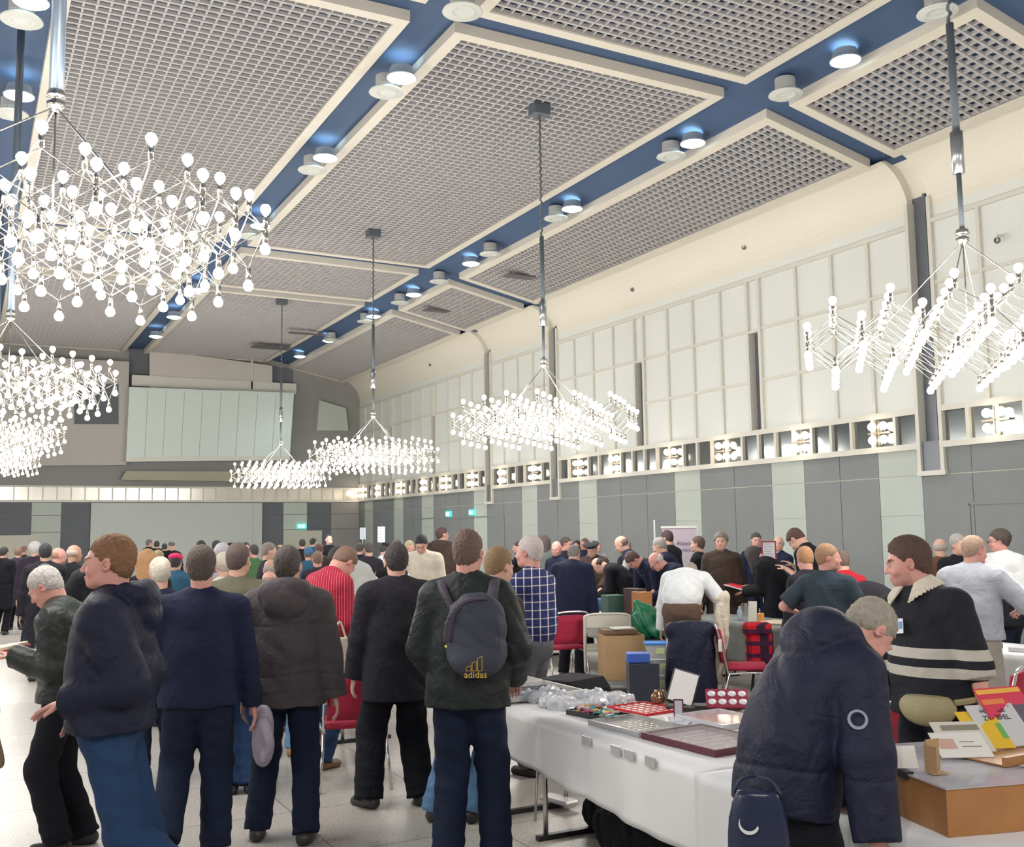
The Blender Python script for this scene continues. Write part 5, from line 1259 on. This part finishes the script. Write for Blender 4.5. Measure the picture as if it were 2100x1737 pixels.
# --- middle distance
def Q(px, d, face, Ht, label, **kw): kw.setdefault('h', M); return P(px, d, face, Ht, label=label, **kw)
Q(-135, 4.6, 10, 1.72, 'person in a tan coat cut off by the picture edge', top='coat', tcol='tan', hem=.85, hcol=(.3, .2, .1), h=.014)
Q(488, 7.65, 4, 1.79, 'man in an olive green jacket seen from behind between jumper and parka', hair='short', hcol=(.10, .07, .065), tcol='olive', puff=.02, leg='denim', build=1.05, head=(2, 22, 0), trouser=.03, feet=((-.02, 0, 0, 0), (.12, 0, 0, 5)))
Q(656, 8.4, 52, 1.83, 'man in a bright red pinstriped shirt looking down', top='shirt', tcol='redshirt', head=(42, 0, 0), lean=10, hunch=14, hcol=(.20, .12, .09), leg='denim', hem=.80, lh=(-.1, .28, .95), rh=(.16, .30, .92), shoe=(.22, .12, .06), puff=.022, skin='pink', under='white', feet=((-.1, 0, 0, 0), (.1, 0, 0, 0)))
Q(583, 8.9, 20, 1.70, 'person in light jeans and tan boots hidden behind the parka', top='jacket', tcol='brown', leg='jeans_light', shoe=(.30, .17, .07), hcol=(.2, .12, .08))
Q(752, 10.9, -62, 1.84, 'dark haired man in a pale grey shirt leaning over with a white collar', top='shirt', tcol='palegrey', head=(44, 0, 0), lean=16, hunch=18, hcol=(.05, .04, .04), leg='trouser_black', hem=.92, lh=(-.1, .4, 1.0), rh=(.15, .4, .98), puff=.03)
Q(330, 7.8, -8, 1.69, 'short man with pale grey hair and an earpiece, between ginger head and navy jumper', hcol=(.55, .50, .42), tcol='navy', build=.95, head=(2, 0, 0))
Q(303, 10.3, 0, 1.72, 'woman with long ginger blonde hair', hair='long', hcol=(.46, .25, .12), tcol='charcoal', head=(2, 10, 0))
Q(158, 11.6, 70, 1.76, 'white haired man in a dark jacket facing the crowd with stooped shoulders', hcol=(.62, .58, .56), tcol='black', lean=12, hunch=14, head=(12, 0, 0), puff=.03, skin='pink')
ba = Q(94, 13.6, 0, 1.77, 'black haired man in a long grey coat carrying a small rucksack', hcol=(.03, .03, .035), top='coat', tcol='charcoal', hem=.30, leg='trouser_black', puff=.03, under='white')
BAI = PEOPLE[-1]

Q(745, 14.6, -20, 1.72, 'person in a salmon pink shirt bending low beside the pale grey shirt', top='shirt', tcol='salmon', hcol=(.30, .18, .11), leg='trouser_grey', lean=72, hunch=16, head=(10, 0, 0), hair='balding', lh=(-.2, .6, .75), rh=(.2, .6, .75))
Q(715, 13.0, 30, 1.50, 'person in a cream shirt stooping behind the red pinstriped shirt', top='shirt', tcol='cream', hcol=(.25, .2, .15), leg='trouser_grey', lean=40, hunch=20, lh=(-.1, .45, .8), rh=(.2, .45, .8))
Q(1392, 11.3, 12, 1.80, 'man in a white shirt and brown trousers bending far over, seen from behind', top='shirt', tcol='white', lean=46, hunch=26, head=(30, 0, 0), hcol=(.3, .25, .2), leg='brown_trouser', hem=.96, puff=.026, build=1.12, trouser=.03, lh=(-.34, .42, .60), rh=(.34, .40, .80), elbow=(.6, -.3, 0))
Q(1690, 9.0, 22, 1.70, 'man with buzz cut hair in a dark teal T-shirt seen from behind', top='tshirt', tcol=cloth('cloth_tealdark', (.03, .045, .06)), sleeve=.45, hcol=(.34, .20, .12), head=(4, 62, 0), build=1.12, leg='jeans_dark', lh=(-.38, .15, 1.1), rh=(.3, .3, 1.0), skin='pink', puff=.02)
Q(1652, 9.9, -40, 1.67, 'ginger haired boy looking down beside the buzz cut man', hcol=(.38, .20, .10), tcol='charcoal', head=(22, 20, 0), skin='pink')
Q(1822, 9.7, -50, 1.74, 'bald bearded man in a dark jacket bending down with a white collar', hair='balding', hcol=(.45, .42, .40), tcol='charcoal', lean=52, hunch=22, head=(34, 0, 0), beard=.6, under='white', lh=(-.2, .6, .8), rh=(.2, .6, .8))
Q(1738, 10.6, -30, 1.62, 'person in a red top behind the bending bearded man', tcol='red', hcol=(.15, .1, .08), lean=14, head=(10, 0, 0), top='sweater')
Q(1985, 8.7, 16, 1.76, 'man in a grey T-shirt with white shoulder stripes and thin fair hair, seen from behind', top='tshirt', tcol='grey', sleeve=.62, hair='short', hcol=(.36, .24, .18), head=(10, 34, 0), lean=4, build=1.14, puff=.03, hem=.90, leg='khaki', rh=(.28, .30, 1.12), lh=(-.1, .36, 1.12), elbow=(.9, -.6, -.3), skin='pink', trouser=.03)
GS = PEOPLE[-1]
Q(2062, 10.6, -70, 1.66, 'person in a black jacket standing past the grey T-shirt', tcol='black', hcol=(.08, .06, .05), head=(30, 0, 0), puff=.03, lean=24, hunch=18)
Q(2052, 11.6, -150, 1.79, 'laughing man with glasses in a white short sleeved shirt', top='shirt', tcol='white', sleeve=.6, hair='curly', hcol=(.08, .055, .045), glasses=1, head=(8, 50, 0), leg='trouser_grey', skin='pink', puff=.03)
Q(1962, 11.9, 160, 1.75, 'grey haired man whose face looks out beside the grey T-shirt', hcol=(.36, .34, .32), tcol='black', head=(10, -20, -8))
Q(1926, 13.0, -20, 1.68, 'man with thin hair in a rust brown jacket seen from behind', hair='balding', hcol=(.42, .36, .34), tcol='rust', puff=.02, head=(6, 0, 0))
# behind the far stalls
Q(1668, 12.6, -60, 1.92, 'tall dark haired man in a black polo shirt looking down at his hands', top='sweater', tcol='black', hcol=(.085, .05, .04), head=(44, 0, 0), lean=8, hunch=12, lh=(-.1, .33, 1.33), rh=(.12, .36, 1.36), sleeve=.7, h=.011, hair='side')
Q(1478, 14.0, -165, 1.79, 'man in a waxed brown coat facing the camera with a red checked shirt', tcol='brown', hcol=(.20, .17, .15), under='redplaid', puff=.032, hem=.68, head=(4, -8, 0), hair='curly', h=.011, build=1.05)
Q(1590, 13.3, -70, 1.73, 'long dark haired woman in a black coat looking at the tray she holds', hair='long', hcol=(.05, .035, .035), tcol='black', top='coat', hem=.4, lean=14, hunch=24, head=(38, 0, 0), lh=(-.05, .42, 1.02), rh=(.16, .42, 1.08), puff=.034, h=.011)
WT = PEOPLE[-1]
Q(1549, 16.4, 170, 1.77, 'dark haired man half hidden behind the long haired woman', hcol=(.08, .06, .06), tcol='navy')
Q(1596, 16, -140, 1.71, 'balding man in a navy jacket and pale blue shirt behind the framed notice', hair='balding', hcol=(.3, .25, .22), tcol='navy', under='blueshirt', head=(2, -30, 0), puff=.02)
Q(1432, 15.4, -75, 1.73, 'brown haired man in a black suit shown in profile', hcol=(.10, .065, .05), tcol='black', under='white', head=(2, 0, 0), puff=.022)
Q(1408, 18.3, 175, 1.56, 'short haired older woman with a name badge on a navy jacket', hcol=(.36, .30, .26), tcol='navy', head=(0, 5, 0))
Q(1412, 13.9, -105, 1.74, 'bald man with glasses in a navy jumper stooping forwards', hair='balding', hcol=(.55, .50, .48), tcol='navy', top='sweater', lean=38, hunch=18, head=(18, 0, 0), glasses=1, skin='pink', build=1.1, lh=(-.3, .45, .9), rh=(.25, .5, .9))
Q(1380, 15.2, -75, 1.76, 'grey haired man in a navy suit jacket before the lilac banner', hcol=(.33, .31, .29), tcol='navy', lean=12, hunch=12, head=(10, 0, 0), puff=.02)
Q(1378, 16.6, -60, 1.83, 'dark haired man in front of the lilac banner emblem', hcol=(.07, .04, .04), tcol='black', head=(12, 0, 0), lean=6, puff=.026)
Q(1354, 14.6, -120, 1.77, 'man in a dark T-shirt with a pale animal print, leaning on the stall', top='tshirt', tcol='navy', sleeve=.5, lean=34, hunch=18, head=(38, 0, 0), hcol=(.09, .05, .045), lh=(-.25, .42, .86), rh=(.25, .42, .84), puff=.02, build=1.1, skin='pink', h=.011)
TS = PEOPLE[-1]
Q(1306, 16.0, -85, 1.80, 'balding man with pale grey sleeves and a navy waistcoat reaching down', hair='balding', hcol=(.18, .13, .12), tcol='navy', top='tshirt', sleeve=0, lean=14, hunch=12, head=(16, 0, 0), lh=(-.15, .42, .95), rh=(.12, .40, .93), puff=.022, h=.011)
WC = PEOPLE[-1]
Q(1284, 17.3, -60, 1.68, 'light brown haired person behind the pale sleeved man', hcol=(.25, .18, .14), tcol='charcoal')
Q(1284, 15.2, -80, 1.66, 'dark haired balding man bending low over a coin box', hair='balding', hcol=(.05, .035, .03), tcol='black', lean=30, hunch=28, head=(38, 0, 0), lh=(-.15, .45, .85), rh=(.15, .42, .84), puff=.03, h=.011)
Q(1216, 16.2, -160, 1.68, 'man with a black beret and a brown jacket looking down', hat=('beret', 'black', (.015, .015, .02)), hcol=(.2, .17, .15), tcol='brown', puff=.03, head=(28, 0, 0), lh=(-.2, .25, .95), rh=(.22, .25, .95), h=.011, leg='trouser_black')
Q(1168, 13.2, 12, 1.70, 'grey haired man in a dark navy suit bending, seen from behind', hcol=(.20, .18, .17), top='coat', tcol='navy', hem=.66, lean=14, hunch=10, head=(16, 10, 0), puff=.034, build=1.15, leg='trouser_black')
Q(1142, 16.4, -140, 1.68, 'bald moustached man in a navy jumper', hair='balding', hcol=(.4, .3, .28), tcol='navy', head=(14, -20, 0), skin='pink', beard=.15)
Q(1157, 18, 110, 1.73, 'man with dark rimmed glasses and dark hair behind the bald moustached man', glasses=1, hcol=(.07, .05, .05), tcol='charcoal', skin='pink', h=.014)
Q(1183, 22, -165, 1.63, 'dark haired woman looking out of the crowd', hair='bob', hcol=(.04, .03, .03), tcol='black', h=F)
Q(1200, 21, -130, 1.68, 'reddish faced man with glasses next to the dark haired woman', glasses=1, hcol=(.2, .12, .1), tcol='navy', skin='pink', h=F)
Q(1222, 20, 150, 1.65, 'grey haired man partly behind the beret', hcol=(.45, .4, .38), tcol='grey', h=F)
Q(1116, 17.5, 0, 1.77, 'woman with dark bobbed hair in a grey-green coat seen from behind', hair='bob', hcol=(.07, .045, .045), tcol=cloth('cloth_greengrey', (.10, .12, .11)), puff=.03, h=.016)
Q(1065, 19, -80, 1.66, 'person in a black jacket raising a hand behind the checked shirt', hcol=(.08, .05, .05), tcol='black', lh=(-.1, .35, 1.35), rh=(.1, .35, 1.3), h=F)
Q(905, 18.5, 24, 1.93, 'tall man in a brown hooded coat seen from behind', hcol=(.09, .05, .05), top='coat', tcol='brown', hem=.55, hood=1, puff=.05, build=1.2, head=(2, 40, 0), h=.016)
Q(943, 19.5, -150, 1.69, 'white haired bearded man in a navy coat', hair='curly', hcol=(.55, .52, .50), tcol='navy', beard=.8, h=.016)
Q(957, 22, 120, 1.70, 'dark haired person next to the white bearded man', hcol=(.06, .04, .04), tcol='charcoal', h=F)
Q(866, 14.4, -172, 1.84, 'black haired man in a cream and black jacket looking down', hcol=(.02, .02, .025), tcol='cream', head=(36, 0, 0), puff=.035, build=1.1, under='black', h=.014)
Q(806, 13.6, -15, 1.64, 'person in a black waistcoat with full white sleeves', hcol=(.04, .04, .04), top='tshirt', sleeve=0, tcol='black', puff=.02, lean=10, hunch=10, head=(24, 0, 0), h=.014, lh=(-.2, .3, .95), rh=(.26, .16, .9))
WS = PEOPLE[-1]
Q(838, 19, 120, 1.70, 'blonde person behind the white sleeves', hcol=(.50, .42, .28), tcol='grey', h=F)
Q(815, 22, -80, 1.70, 'man in profile in a royal blue jacket', hcol=(.06, .05, .05), tcol=cloth('cloth_royal', (.05, .08, .28)), h=F)
Q(786, 18, 60, 1.68, 'man with a black cap and a white coat', hat=('cap', 'black', (.015, .015, .02)), hcol=(.05, .05, .05), tcol='white', h=F, head=(20, 0, 0))
Q(738, 20, 20, 1.66, 'dark haired person below the far notice board', hcol=(.09, .07, .07), tcol='navy', h=F)
Q(757, 17, -10, 1.70, 'brown haired man seen from behind under the notice boards', hcol=(.09, .07, .065), tcol='charcoal', h=F)
Q(675, 24, 150, 1.83, 'tall man in black with his face tilted up to the light', hcol=(.05, .04, .04), tcol='black', head=(-16, 0, 0), skin='pale', h=F)
Q(548, 14, 80, 1.74, 'man in a grey jacket in profile with receding hair', hcol=(.22, .18, .16), tcol='charcoal', h=.016)
Q(557, 10.5, -10, 1.60, 'bald man with a yellowish scalp', hair='balding', hcol=(.35, .3, .25), tcol='cream', skin='tan', h=.016)
Q(553, 9.9, -5, 1.50, 'short bald man in a pale purple top half hidden by the hood of the parka', hair='balding', hcol=(.3, .2, .18), tcol='purple', skin='pink', h=.014)
Q(522, 17.5, -30, 1.68, 'dark haired man with a green scarf', hcol=(.06, .05, .05), tcol='green', skin='pink', h=F)
Q(461, 10.3, -10, 1.66, 'person in a cream woollen hat and cream coat', hat=('beanie', 'cream', (.55, .50, .40)), hcol=(.4, .35, .3), tcol='cream', h=.014)
Q(456, 11.8, 0, 1.74, 'person in a pale grey knitted hat', hat=('beanie', 'grey', (.50, .48, .50)), hcol=(.4, .4, .4), tcol='grey', h=.016)
Q(443, 21, 70, 1.74, 'dark haired man with a brightly lit face beyond the pale hats', hcol=(.04, .04, .05), tcol='charcoal', skin='pink', h=F)
Q(412, 18, 20, 1.76, 'dark haired man directly behind the navy jumper', hcol=(.05, .035, .04), tcol='black', h=F)
Q(474, 22, 0, 1.68, 'man with a small black cap among the far heads', hat=('cap', 'black', (.015, .015, .02)), hcol=(.05, .05, .05), tcol='black', h=F)
Q(360, 12.8, 15, 1.63, 'person in a bright pink cap and teal jacket', hat=('cap', 'pink', (.70, .03, .13)), hcol=(.05, .04, .04), tcol='teal', puff=.035, h=.014)
Q(378, 9.2, 60, 1.50, 'stooping person in a teal anorak', tcol='teal', hcol=(.3, .25, .2), puff=.035, lean=20, h=.016)
Q(325, 14, 5, 1.66, 'person with short sandy hair behind the pale grey head', hcol=(.30, .22, .13), tcol='brown', h=F)
for px, d, f_, Ht, lb, kw in ((305, 31, 60, 1.74, 'first of the four dark figures before the pale shutter', dict(hcol=(.15, .12, .12))), (322, 30, 0, 1.70, 'second of the four dark figures before the pale shutter', dict(hcol=(.03, .03, .03))),
                              (338, 29, 0, 1.63, 'third and lowest of the four dark figures before the pale shutter', dict(hcol=(.03, .03, .03))), (352, 27, 170, 1.68, 'dark coated man with a grey flat cap before the pale shutter', dict(hcol=(.1, .1, .1), hat=('cap', 'grey2', (.10, .10, .11))))):
    Q(px, d, f_, Ht, lb, tcol='black', h=F, puff=.04, **kw)
Q(8, 20, 30, 1.68, 'dark coated man at the picture edge with black hair', hcol=(.04, .035, .04), tcol='black', top='coat', hem=.5, puff=.03, leg='trouser_black', h=F)
Q(38, 21, 10, 1.66, 'dark coated person carrying a blue and white bag', hcol=(.2, .12, .1), tcol='purple', top='coat', hem=.5, puff=.03, leg='trouser_black', h=F)
BGP = PEOPLE[-1]
Q(72, 17, 20, 1.78, 'white haired person in a plum coloured jacket', hair='curly', hcol=(.58, .55, .55), tcol='purple', h=.016, puff=.03)
Q(118, 15, 80, 1.70, 'reddish haired man beside the small rucksack', hair='balding', hcol=(.35, .2, .15), tcol='navy', skin='pink', h=.016)
Q(150, 14.4, 60, 1.74, 'bald man with a white scarf', hair='balding', hcol=(.5, .4, .35), tcol='black', skin='tan', h=.016)
Q(198, 14, 40, 1.72, 'dark haired person just behind the white haired man', hcol=(.08, .06, .06), tcol='navy', h=.016)
Q(48, 25, 30, 1.66, 'brown haired person far off between dark coats', hcol=(.2, .12, .09), tcol='brown', h=F)
Q(620, 25, 0, 1.72, 'dark haired man before the cream door', hcol=(.05, .04, .04), tcol='black', h=F)
Q(641, 27, 30, 1.74, 'man with black hair in a teal jacket near the cream door', hcol=(.04, .04, .04), tcol='teal', h=F)
Q(632, 19, 10, 1.58, 'person in a blue hat left of the brown haired head', hat=('beanie', 'blue', (.06, .15, .28)), hcol=(.1, .1, .1), tcol='teal', h=F)
Q(652, 14.2, -10, 1.61, 'brown haired man with pink collar, low behind the pinstriped shirt', hcol=(.20, .13, .10), tcol='purple', skin='pink', h=.016)
Q(655, 20, 0, 1.66, 'person with auburn hair behind the pinstriped shirt', hcol=(.14, .07, .06), tcol='brown', h=F)
Q(576, 18, -20, 1.66, 'blonde woman among the heads behind the parka', hair='bob', hcol=(.48, .38, .22), tcol='grey', h=F)
Q(566, 16, 50, 1.66, 'man with reddish face looking at his neighbour in a grey jacket', hcol=(.1, .07, .06), tcol='charcoal', skin='pink', h=F)
Q(505, 23, 180, 1.68, 'far off dark haired person facing the camera beside the shutter edge', hcol=(.05, .04, .04), tcol='navy', h=F)
Q(1090, 21, 100, 1.70, 'grey haired person behind the checked shirt', hcol=(.3, .25, .22), tcol='charcoal', h=F)
# filled sleeves for the waistcoat wearers
def sleeves(rec, m, r=.062, nm='shirt_sleeve'):
    o, q = rec; k = q['k']
    for s, sh, el, wr_ in q['arms']:
        S = Sdf(); S.cap(sh, el, r*k, (r-.004)*k, k=.03); S.cap(el, wr_+nrm(wr_-el)*.02, (r-.004)*k, (r-.014)*k, k=.02, clip=(wr_, nrm(wr_-el)))
        grow(nm, S, .014, m, o)
sleeves(WC, CL['palegrey'], .066); sleeves(WS, CL['white'], .07)
def att(rec): o = rec[0]; return Matrix.Translation(o.location) @ Matrix.Rotation(o.rotation_euler.z, 4, 'Z')
# --- rucksack on the waxed jacket, with its emblem
o_, q_ = pb, bpi; k = q_['k']; A0 = q_['neck']; c0 = V3(.075, A0[1]-.235, 1.285)
rs = Sdf(); rs.ell(c0+V3(0, 0, .06), (.165, .10, .17), None, .05).ell(c0+V3(0, -.005, -.10), (.165, .105, .13), None, .05).ell(c0+V3(0, .0, -.05), (.160, .10, .19), None, .03); rs.plane(c0+V3(0, 0, -.225), (0, 0, -1))
rs2 = Sdf(); rs2.ell(c0+V3(0, -.055, -.135), (.135, .075, .095), None, .03)
for s in (-1, 1): rs.p.append(('e', c0+V3(s*.19, -.06, .0), V3(.045, .05, .2), np.eye(3), .02, True))
def rf(P_): return (.004*(1-2*np.abs(np.sin(P_[:, 0]*22+P_[:, 2]*26)))*(P_[:, 2] > c0[2]-.05) + .004*np.exp(-((np.hypot(P_[:, 0]-c0[0], (P_[:, 2]-c0[2]+.03)*.8)-.125)/.006)**2)).astype(np.float32)
rk_ = grow('rucksack', Multi(rs, rs2, k=.02, disp=rf), .0085, mat('rucksack_slate', (.030, .034, .055), .7, var=.15, bump=.3, bscale=220), loc=o_.location); rk_.rotation_euler.z = o_.rotation_euler.z
tag(rk_, 'slate grey rucksack with a yellow emblem on the back of the waxed jacket', 'rucksack')
def strap(pts, w_=.032): 
    S = Sdf(); b_ = bez(pts, 4)
    for a, c in zip(b_, b_[1:]): S.cap(a, c, .0095, k=.004, sq=(V3(1, 0, 0), w_/.0095))
    return S
nk = q_['neck']
for s, x0, x1 in ((-1, -.135, .0), (1, .165, .145)):
    grow('strap', strap([(x0*1.02, nk[1]+.02, nk[2]+.012), (x0, nk[1]-.075, nk[2]+.0), (x0*.8+x1*.2, nk[1]-.15, nk[2]-.06), (x0*.4+x1*.6, nk[1]-.19, nk[2]-.14), (x1, c0[1]-.03, c0[2]+.17)]), .0085, mat('strap_mauve', (.055, .045, .065), .7), rk_)
grow('top_band', strap([(c0[0]-.155, c0[1]-.055, c0[2]-.03), (c0[0]-.13, c0[1]-.075, c0[2]+.10), (c0[0]-.05, c0[1]-.085, c0[2]+.185), (c0[0]+.05, c0[1]-.075, c0[2]+.20)], .028), .0085, mat('strap_mauve', (0, 0, 0)), rk_)
m_yel = mat('emblem_yellow', (.62, .40, .06), .5)
yq = c0[1]-.134
text('adidas', .050, m_yel, rk_, T((c0[0]+.005, yq+.002, c0[2]-.20), R(90), 0, 0), .001, name='emblem_lettering')
e = MB()
def bar(x, h0, h1, w_=.024):
    p_ = [(x, h0), (x+w_, h0), (x+w_, h1+.010), (x, h1)]; 
    for (a, b_), (c_, d_) in zip(p_, p_[1:]+p_[:1]): e.tube([(c0[0]+a, yq, c0[2]+b_), (c0[0]+c_, yq, c0[2]+d_)], .0018, 4)
bar(-.045, -.178, -.160, .026); bar(-.013, -.178, -.138, .024); bar(.017, -.178, -.112, .024); e.build('emblem_bars', m_yel, rk_)
MB().ball((c0[0]-.165, c0[1]-.035, c0[2]-.06), .008).build('yellow_toggle', mat('toggle', (.8, .7, .1), .5), rk_, True)
# small rucksack on the grey coat
o_, q_ = BAI
S = Sdf(); cc = q_['chest']+V3(0, -.22, .02); S.ell(cc, (.13, .08, .20), None, .04).ell(cc+V3(0, -.05, -.05), (.10, .06, .11), None, .03)
r2 = grow('rucksack', S, .014, mat('rucksack_olive', (.13, .13, .11), .8), loc=o_.location); r2.rotation_euler.z = o_.rotation_euler.z; tag(r2, 'small olive grey rucksack on the long grey coat', 'rucksack')
# open book in the leather-jacketed man's hands
o_, q_ = PEOPLE[1]; Ma = att(PEOPLE[1])
b_ = empty('open_book', Ma @ Vector((.03, .41, 1.175)), o_.rotation_euler.z, 'open red book with cream pages held by the man in the leather jacket', 'book')
MB().box((-.17, -.11, -.014), (.17, .15, -.002), T((0, 0, 0), R(-8))).build('cover', mat('book_red', (.28, .015, .03), .5), b_)
MB().rbox((-.16, -.10, -.002), (-.003, .14, .020), .004, T((0, 0, 0), R(-8))).rbox((.003, -.10, -.002), (.16, .14, .020), .004, T((0, 0, 0), R(-8))).build('pages', mat('book_pages', (.70, .60, .42), .7), b_)
# things worn or held
def badge(rec, x, z, y, w_=.05, h_=.065, lb='', rz=0, col=(.72, .75, .78)):
    Ma = att(rec); t = empty('name_badge', Ma @ Vector((x, y, z)), rec[0].rotation_euler.z+rz, lb, 'name badge', 'name badges')
    MB().box((-w_/2, 0, -h_/2), (w_/2, .004, h_/2), T((0, 0, 0), R(8), R(6))).build('card', mat('badge_white', (.72, .75, .78), .4), t)
    MB().box((-w_*.42, .0042, -h_*.2), (-w_*.1, .006, h_*.3), T((0, 0, 0), R(8), R(6))).build('blue_print', mat('badge_blue', (.12, .28, .58), .5), t)
k = PS[1]['k']; badge(PS, .045, 1.355, .185, .058, .072, 'white name badge with a blue print on the striped jumper', 0)
badge(PL, -.08, 1.38, .165, .055, .06, 'white name badge on the checked shirt', .4)
# belt pouch
Ma = att(PS); S = Sdf(); S.ell((0, 0, 0), (.135, .055, .075), None, .02).ell((0, .005, -.03), (.11, .055, .06), None, .03); S.plane((0, 0, .052), (0, 0, 1))
bp_ = grow('belt_pouch', S, .0085, mat('pouch_khaki', (.30, .26, .14), .6, var=.2, bump=.4), loc=Ma @ Vector((-.10, .185, .985))); bp_.rotation_euler.z = PS[0].rotation_euler.z+.35; tag(bp_, 'khaki belt pouch worn below the striped jumper', 'pouch')
stp = MB(); stp.tube(bez([(-.13, 0, .03), (-.185, -.09, .035), (-.195, -.19, .04), (-.12, -.30, .04)], 4), .016, 6); stp.build('strap', mat('pouch_khaki', (0, 0, 0)), bp_)
# collar of the striped jumper
n_ = PS[1]['neck']; S = Sdf()
N2 = PS[1]['M2']
for a in np.linspace(-2.62, 2.62, 40):     # 0 = nape, towards the open front on both sides
    f_ = (abs(a)/2.62)**3; dx, dy = math.sin(a), -math.cos(a)
    p_ = n_ + N2[0]*dx*.074 + N2[1]*(dy*.066+.012) + N2[2]*(.082-.040*f_)
    q2 = n_ + N2[0]*dx*(.138-.02*f_) + N2[1]*(dy*.128+.018+.035*f_) + N2[2]*(.040-.085*f_)
    S.cap(p_, q2, .0085, .0075, k=.008)
grow('jumper_collar', S, .0085, CL['cream'], PS[0])
# red tray held by the long haired woman, photograph-like print on the T-shirt
Ma = att(WT); t = empty('held_tray', Ma @ Vector((.05, .56, 1.08)), WT[0].rotation_euler.z, 'red lined tray of coins held by the long haired woman', 'tray')
MB().rbox((-.17, -.13, -.012), (.17, .13, .004), .005, T((0, 0, 0), R(14))).build('rim', m_sleeve, t); MB().box((-.155, -.115, .0045), (.155, .115, .007), T((0, 0, 0), R(14))).build('lining', mat('bright_red', (.75, .03, .05), .6, var=.3, vscale=25), t)
o_, q_ = TS; M1_, M2_ = q_['M1'], q_['M2']
S = Sdf(); cc = q_['chest']+M2_[1]*.125
S.ell(cc+M2_[2]*.03, (.062, .02, .055), M2_, .02).ell(cc-M2_[2]*.07, (.042, .02, .075), M2_, .02)
for s in (-1, 1): S.ell(cc+M2_[2]*.085+M2_[0]*s*.045, (.018, .018, .026), M2_, .01)
grow('animal_print', S, .011, mat('print_pale', (.45, .52, .60), .7, var=.6, vscale=30), o_)
# earlier-seen bag in the far crowd
Ma = att(BGP); t = empty('shopping_bag', Ma @ Vector((.30, .08, .42)), BGP[0].rotation_euler.z+.3, 'white and blue shopping bag carried by a dark coated person', 'bag')
MB().rbox((-.17, -.05, 0), (.17, .05, .30), .02).build('bag_body', mat('page_white', (0, 0, 0)), t); MB().rbox((-.172, -.053, .22), (.10, .053, .42), .02).build('blue_part', mat('bag_blue', (.05, .12, .32), .5), t)
# white cloth bag by the parka, folded paper
Ma = att(PEOPLE[2]); S = Sdf(); S.ell((0, 0, 0), (.05, .10, .17), None, .03)
o = grow('paper_bag', Multi(S, disp=gf), .012, mat('bag_lilac', (.36, .32, .40), .5, var=.3, vscale=20), loc=Ma @ Vector((.36, .12, .66))); tag(o, 'crumpled lilac print bag in the hand of the navy jumper wearer', 'bag')
put('tote_bag', MB().hexa([(-.02, -.02, 0), (.02, -.02, 0), (.02, .02, 0), (-.02, .02, 0)], [(-.08, -.03, .34), (.08, -.03, .34), (.08, .03, .34), (-.08, .03, .34)]).tube(bez([(-.05, 0, .34), (0, 0, .46), (.05, 0, .34)], 5), .008, 6), CL['cream'], 'cream cloth bag hanging between parka and long black coat', 'bag', loc=spot(697, 7.9)+Vector((0, 0, .72)))
# white stripe along the grey shirt sleeve
o_, q_ = GS
for s, sh, el, wr_ in q_['arms']:
    if s < 0: continue
    S = Sdf(); a = q_['neck']+V3(.06, -.0, .02)*1.0; b_ = sh+V3(.03, -.01, .072); c_ = el+V3(.075, -.01, .02)
    for u, v in zip(bez([a, b_, c_], 6), bez([a, b_, c_], 6)[1:]): S.cap(u, v, .02, k=.01)
    grow('shoulder_stripe', S, .0125, CL['white'], o_)
# round badge on the anorak sleeve
o_, q_ = PEOPLE[8]; s, sh, el, wr_ = q_['arms'][1]; mid = sh+(el-sh)*.50
MB().lathe([(.030, 0), (.034, .004), (.026, .004), (.024, 0)], tuple(mid+V3(.088, -.080, 0)), 18, Matrix.Rotation(math.pi/2, 4, 'X') @ Matrix.Rotation(.9, 4, 'Y')).build('sleeve_emblem', mat('emblem_grey', (.28, .30, .36), .5), o_)
o_, q_ = PEOPLE[8]; hcx, MHx = q_['hc'], q_['MH']; k = q_['k']



N2 = q_['M2']; S = Sdf(); n_ = q_['neck']; S.ell(n_+N2[2]*.045-N2[1]*.075, (.105, .045, .045), N2, .02)
for s in (-1, 1): S.cap(n_+N2[2]*.05+N2[0]*s*.09-N2[1]*.06, n_+N2[2]*.03+N2[0]*s*.10+N2[1]*.03, .028, .022, k=.02)
grow('hood_lining', Multi(S, disp=lambda P_: (.004*(1-2*np.abs(np.sin(P_[:, 0]*50)))).astype(np.float32)), .0085, cloth('cloth_lining', (.05, .07, .14)), o_)
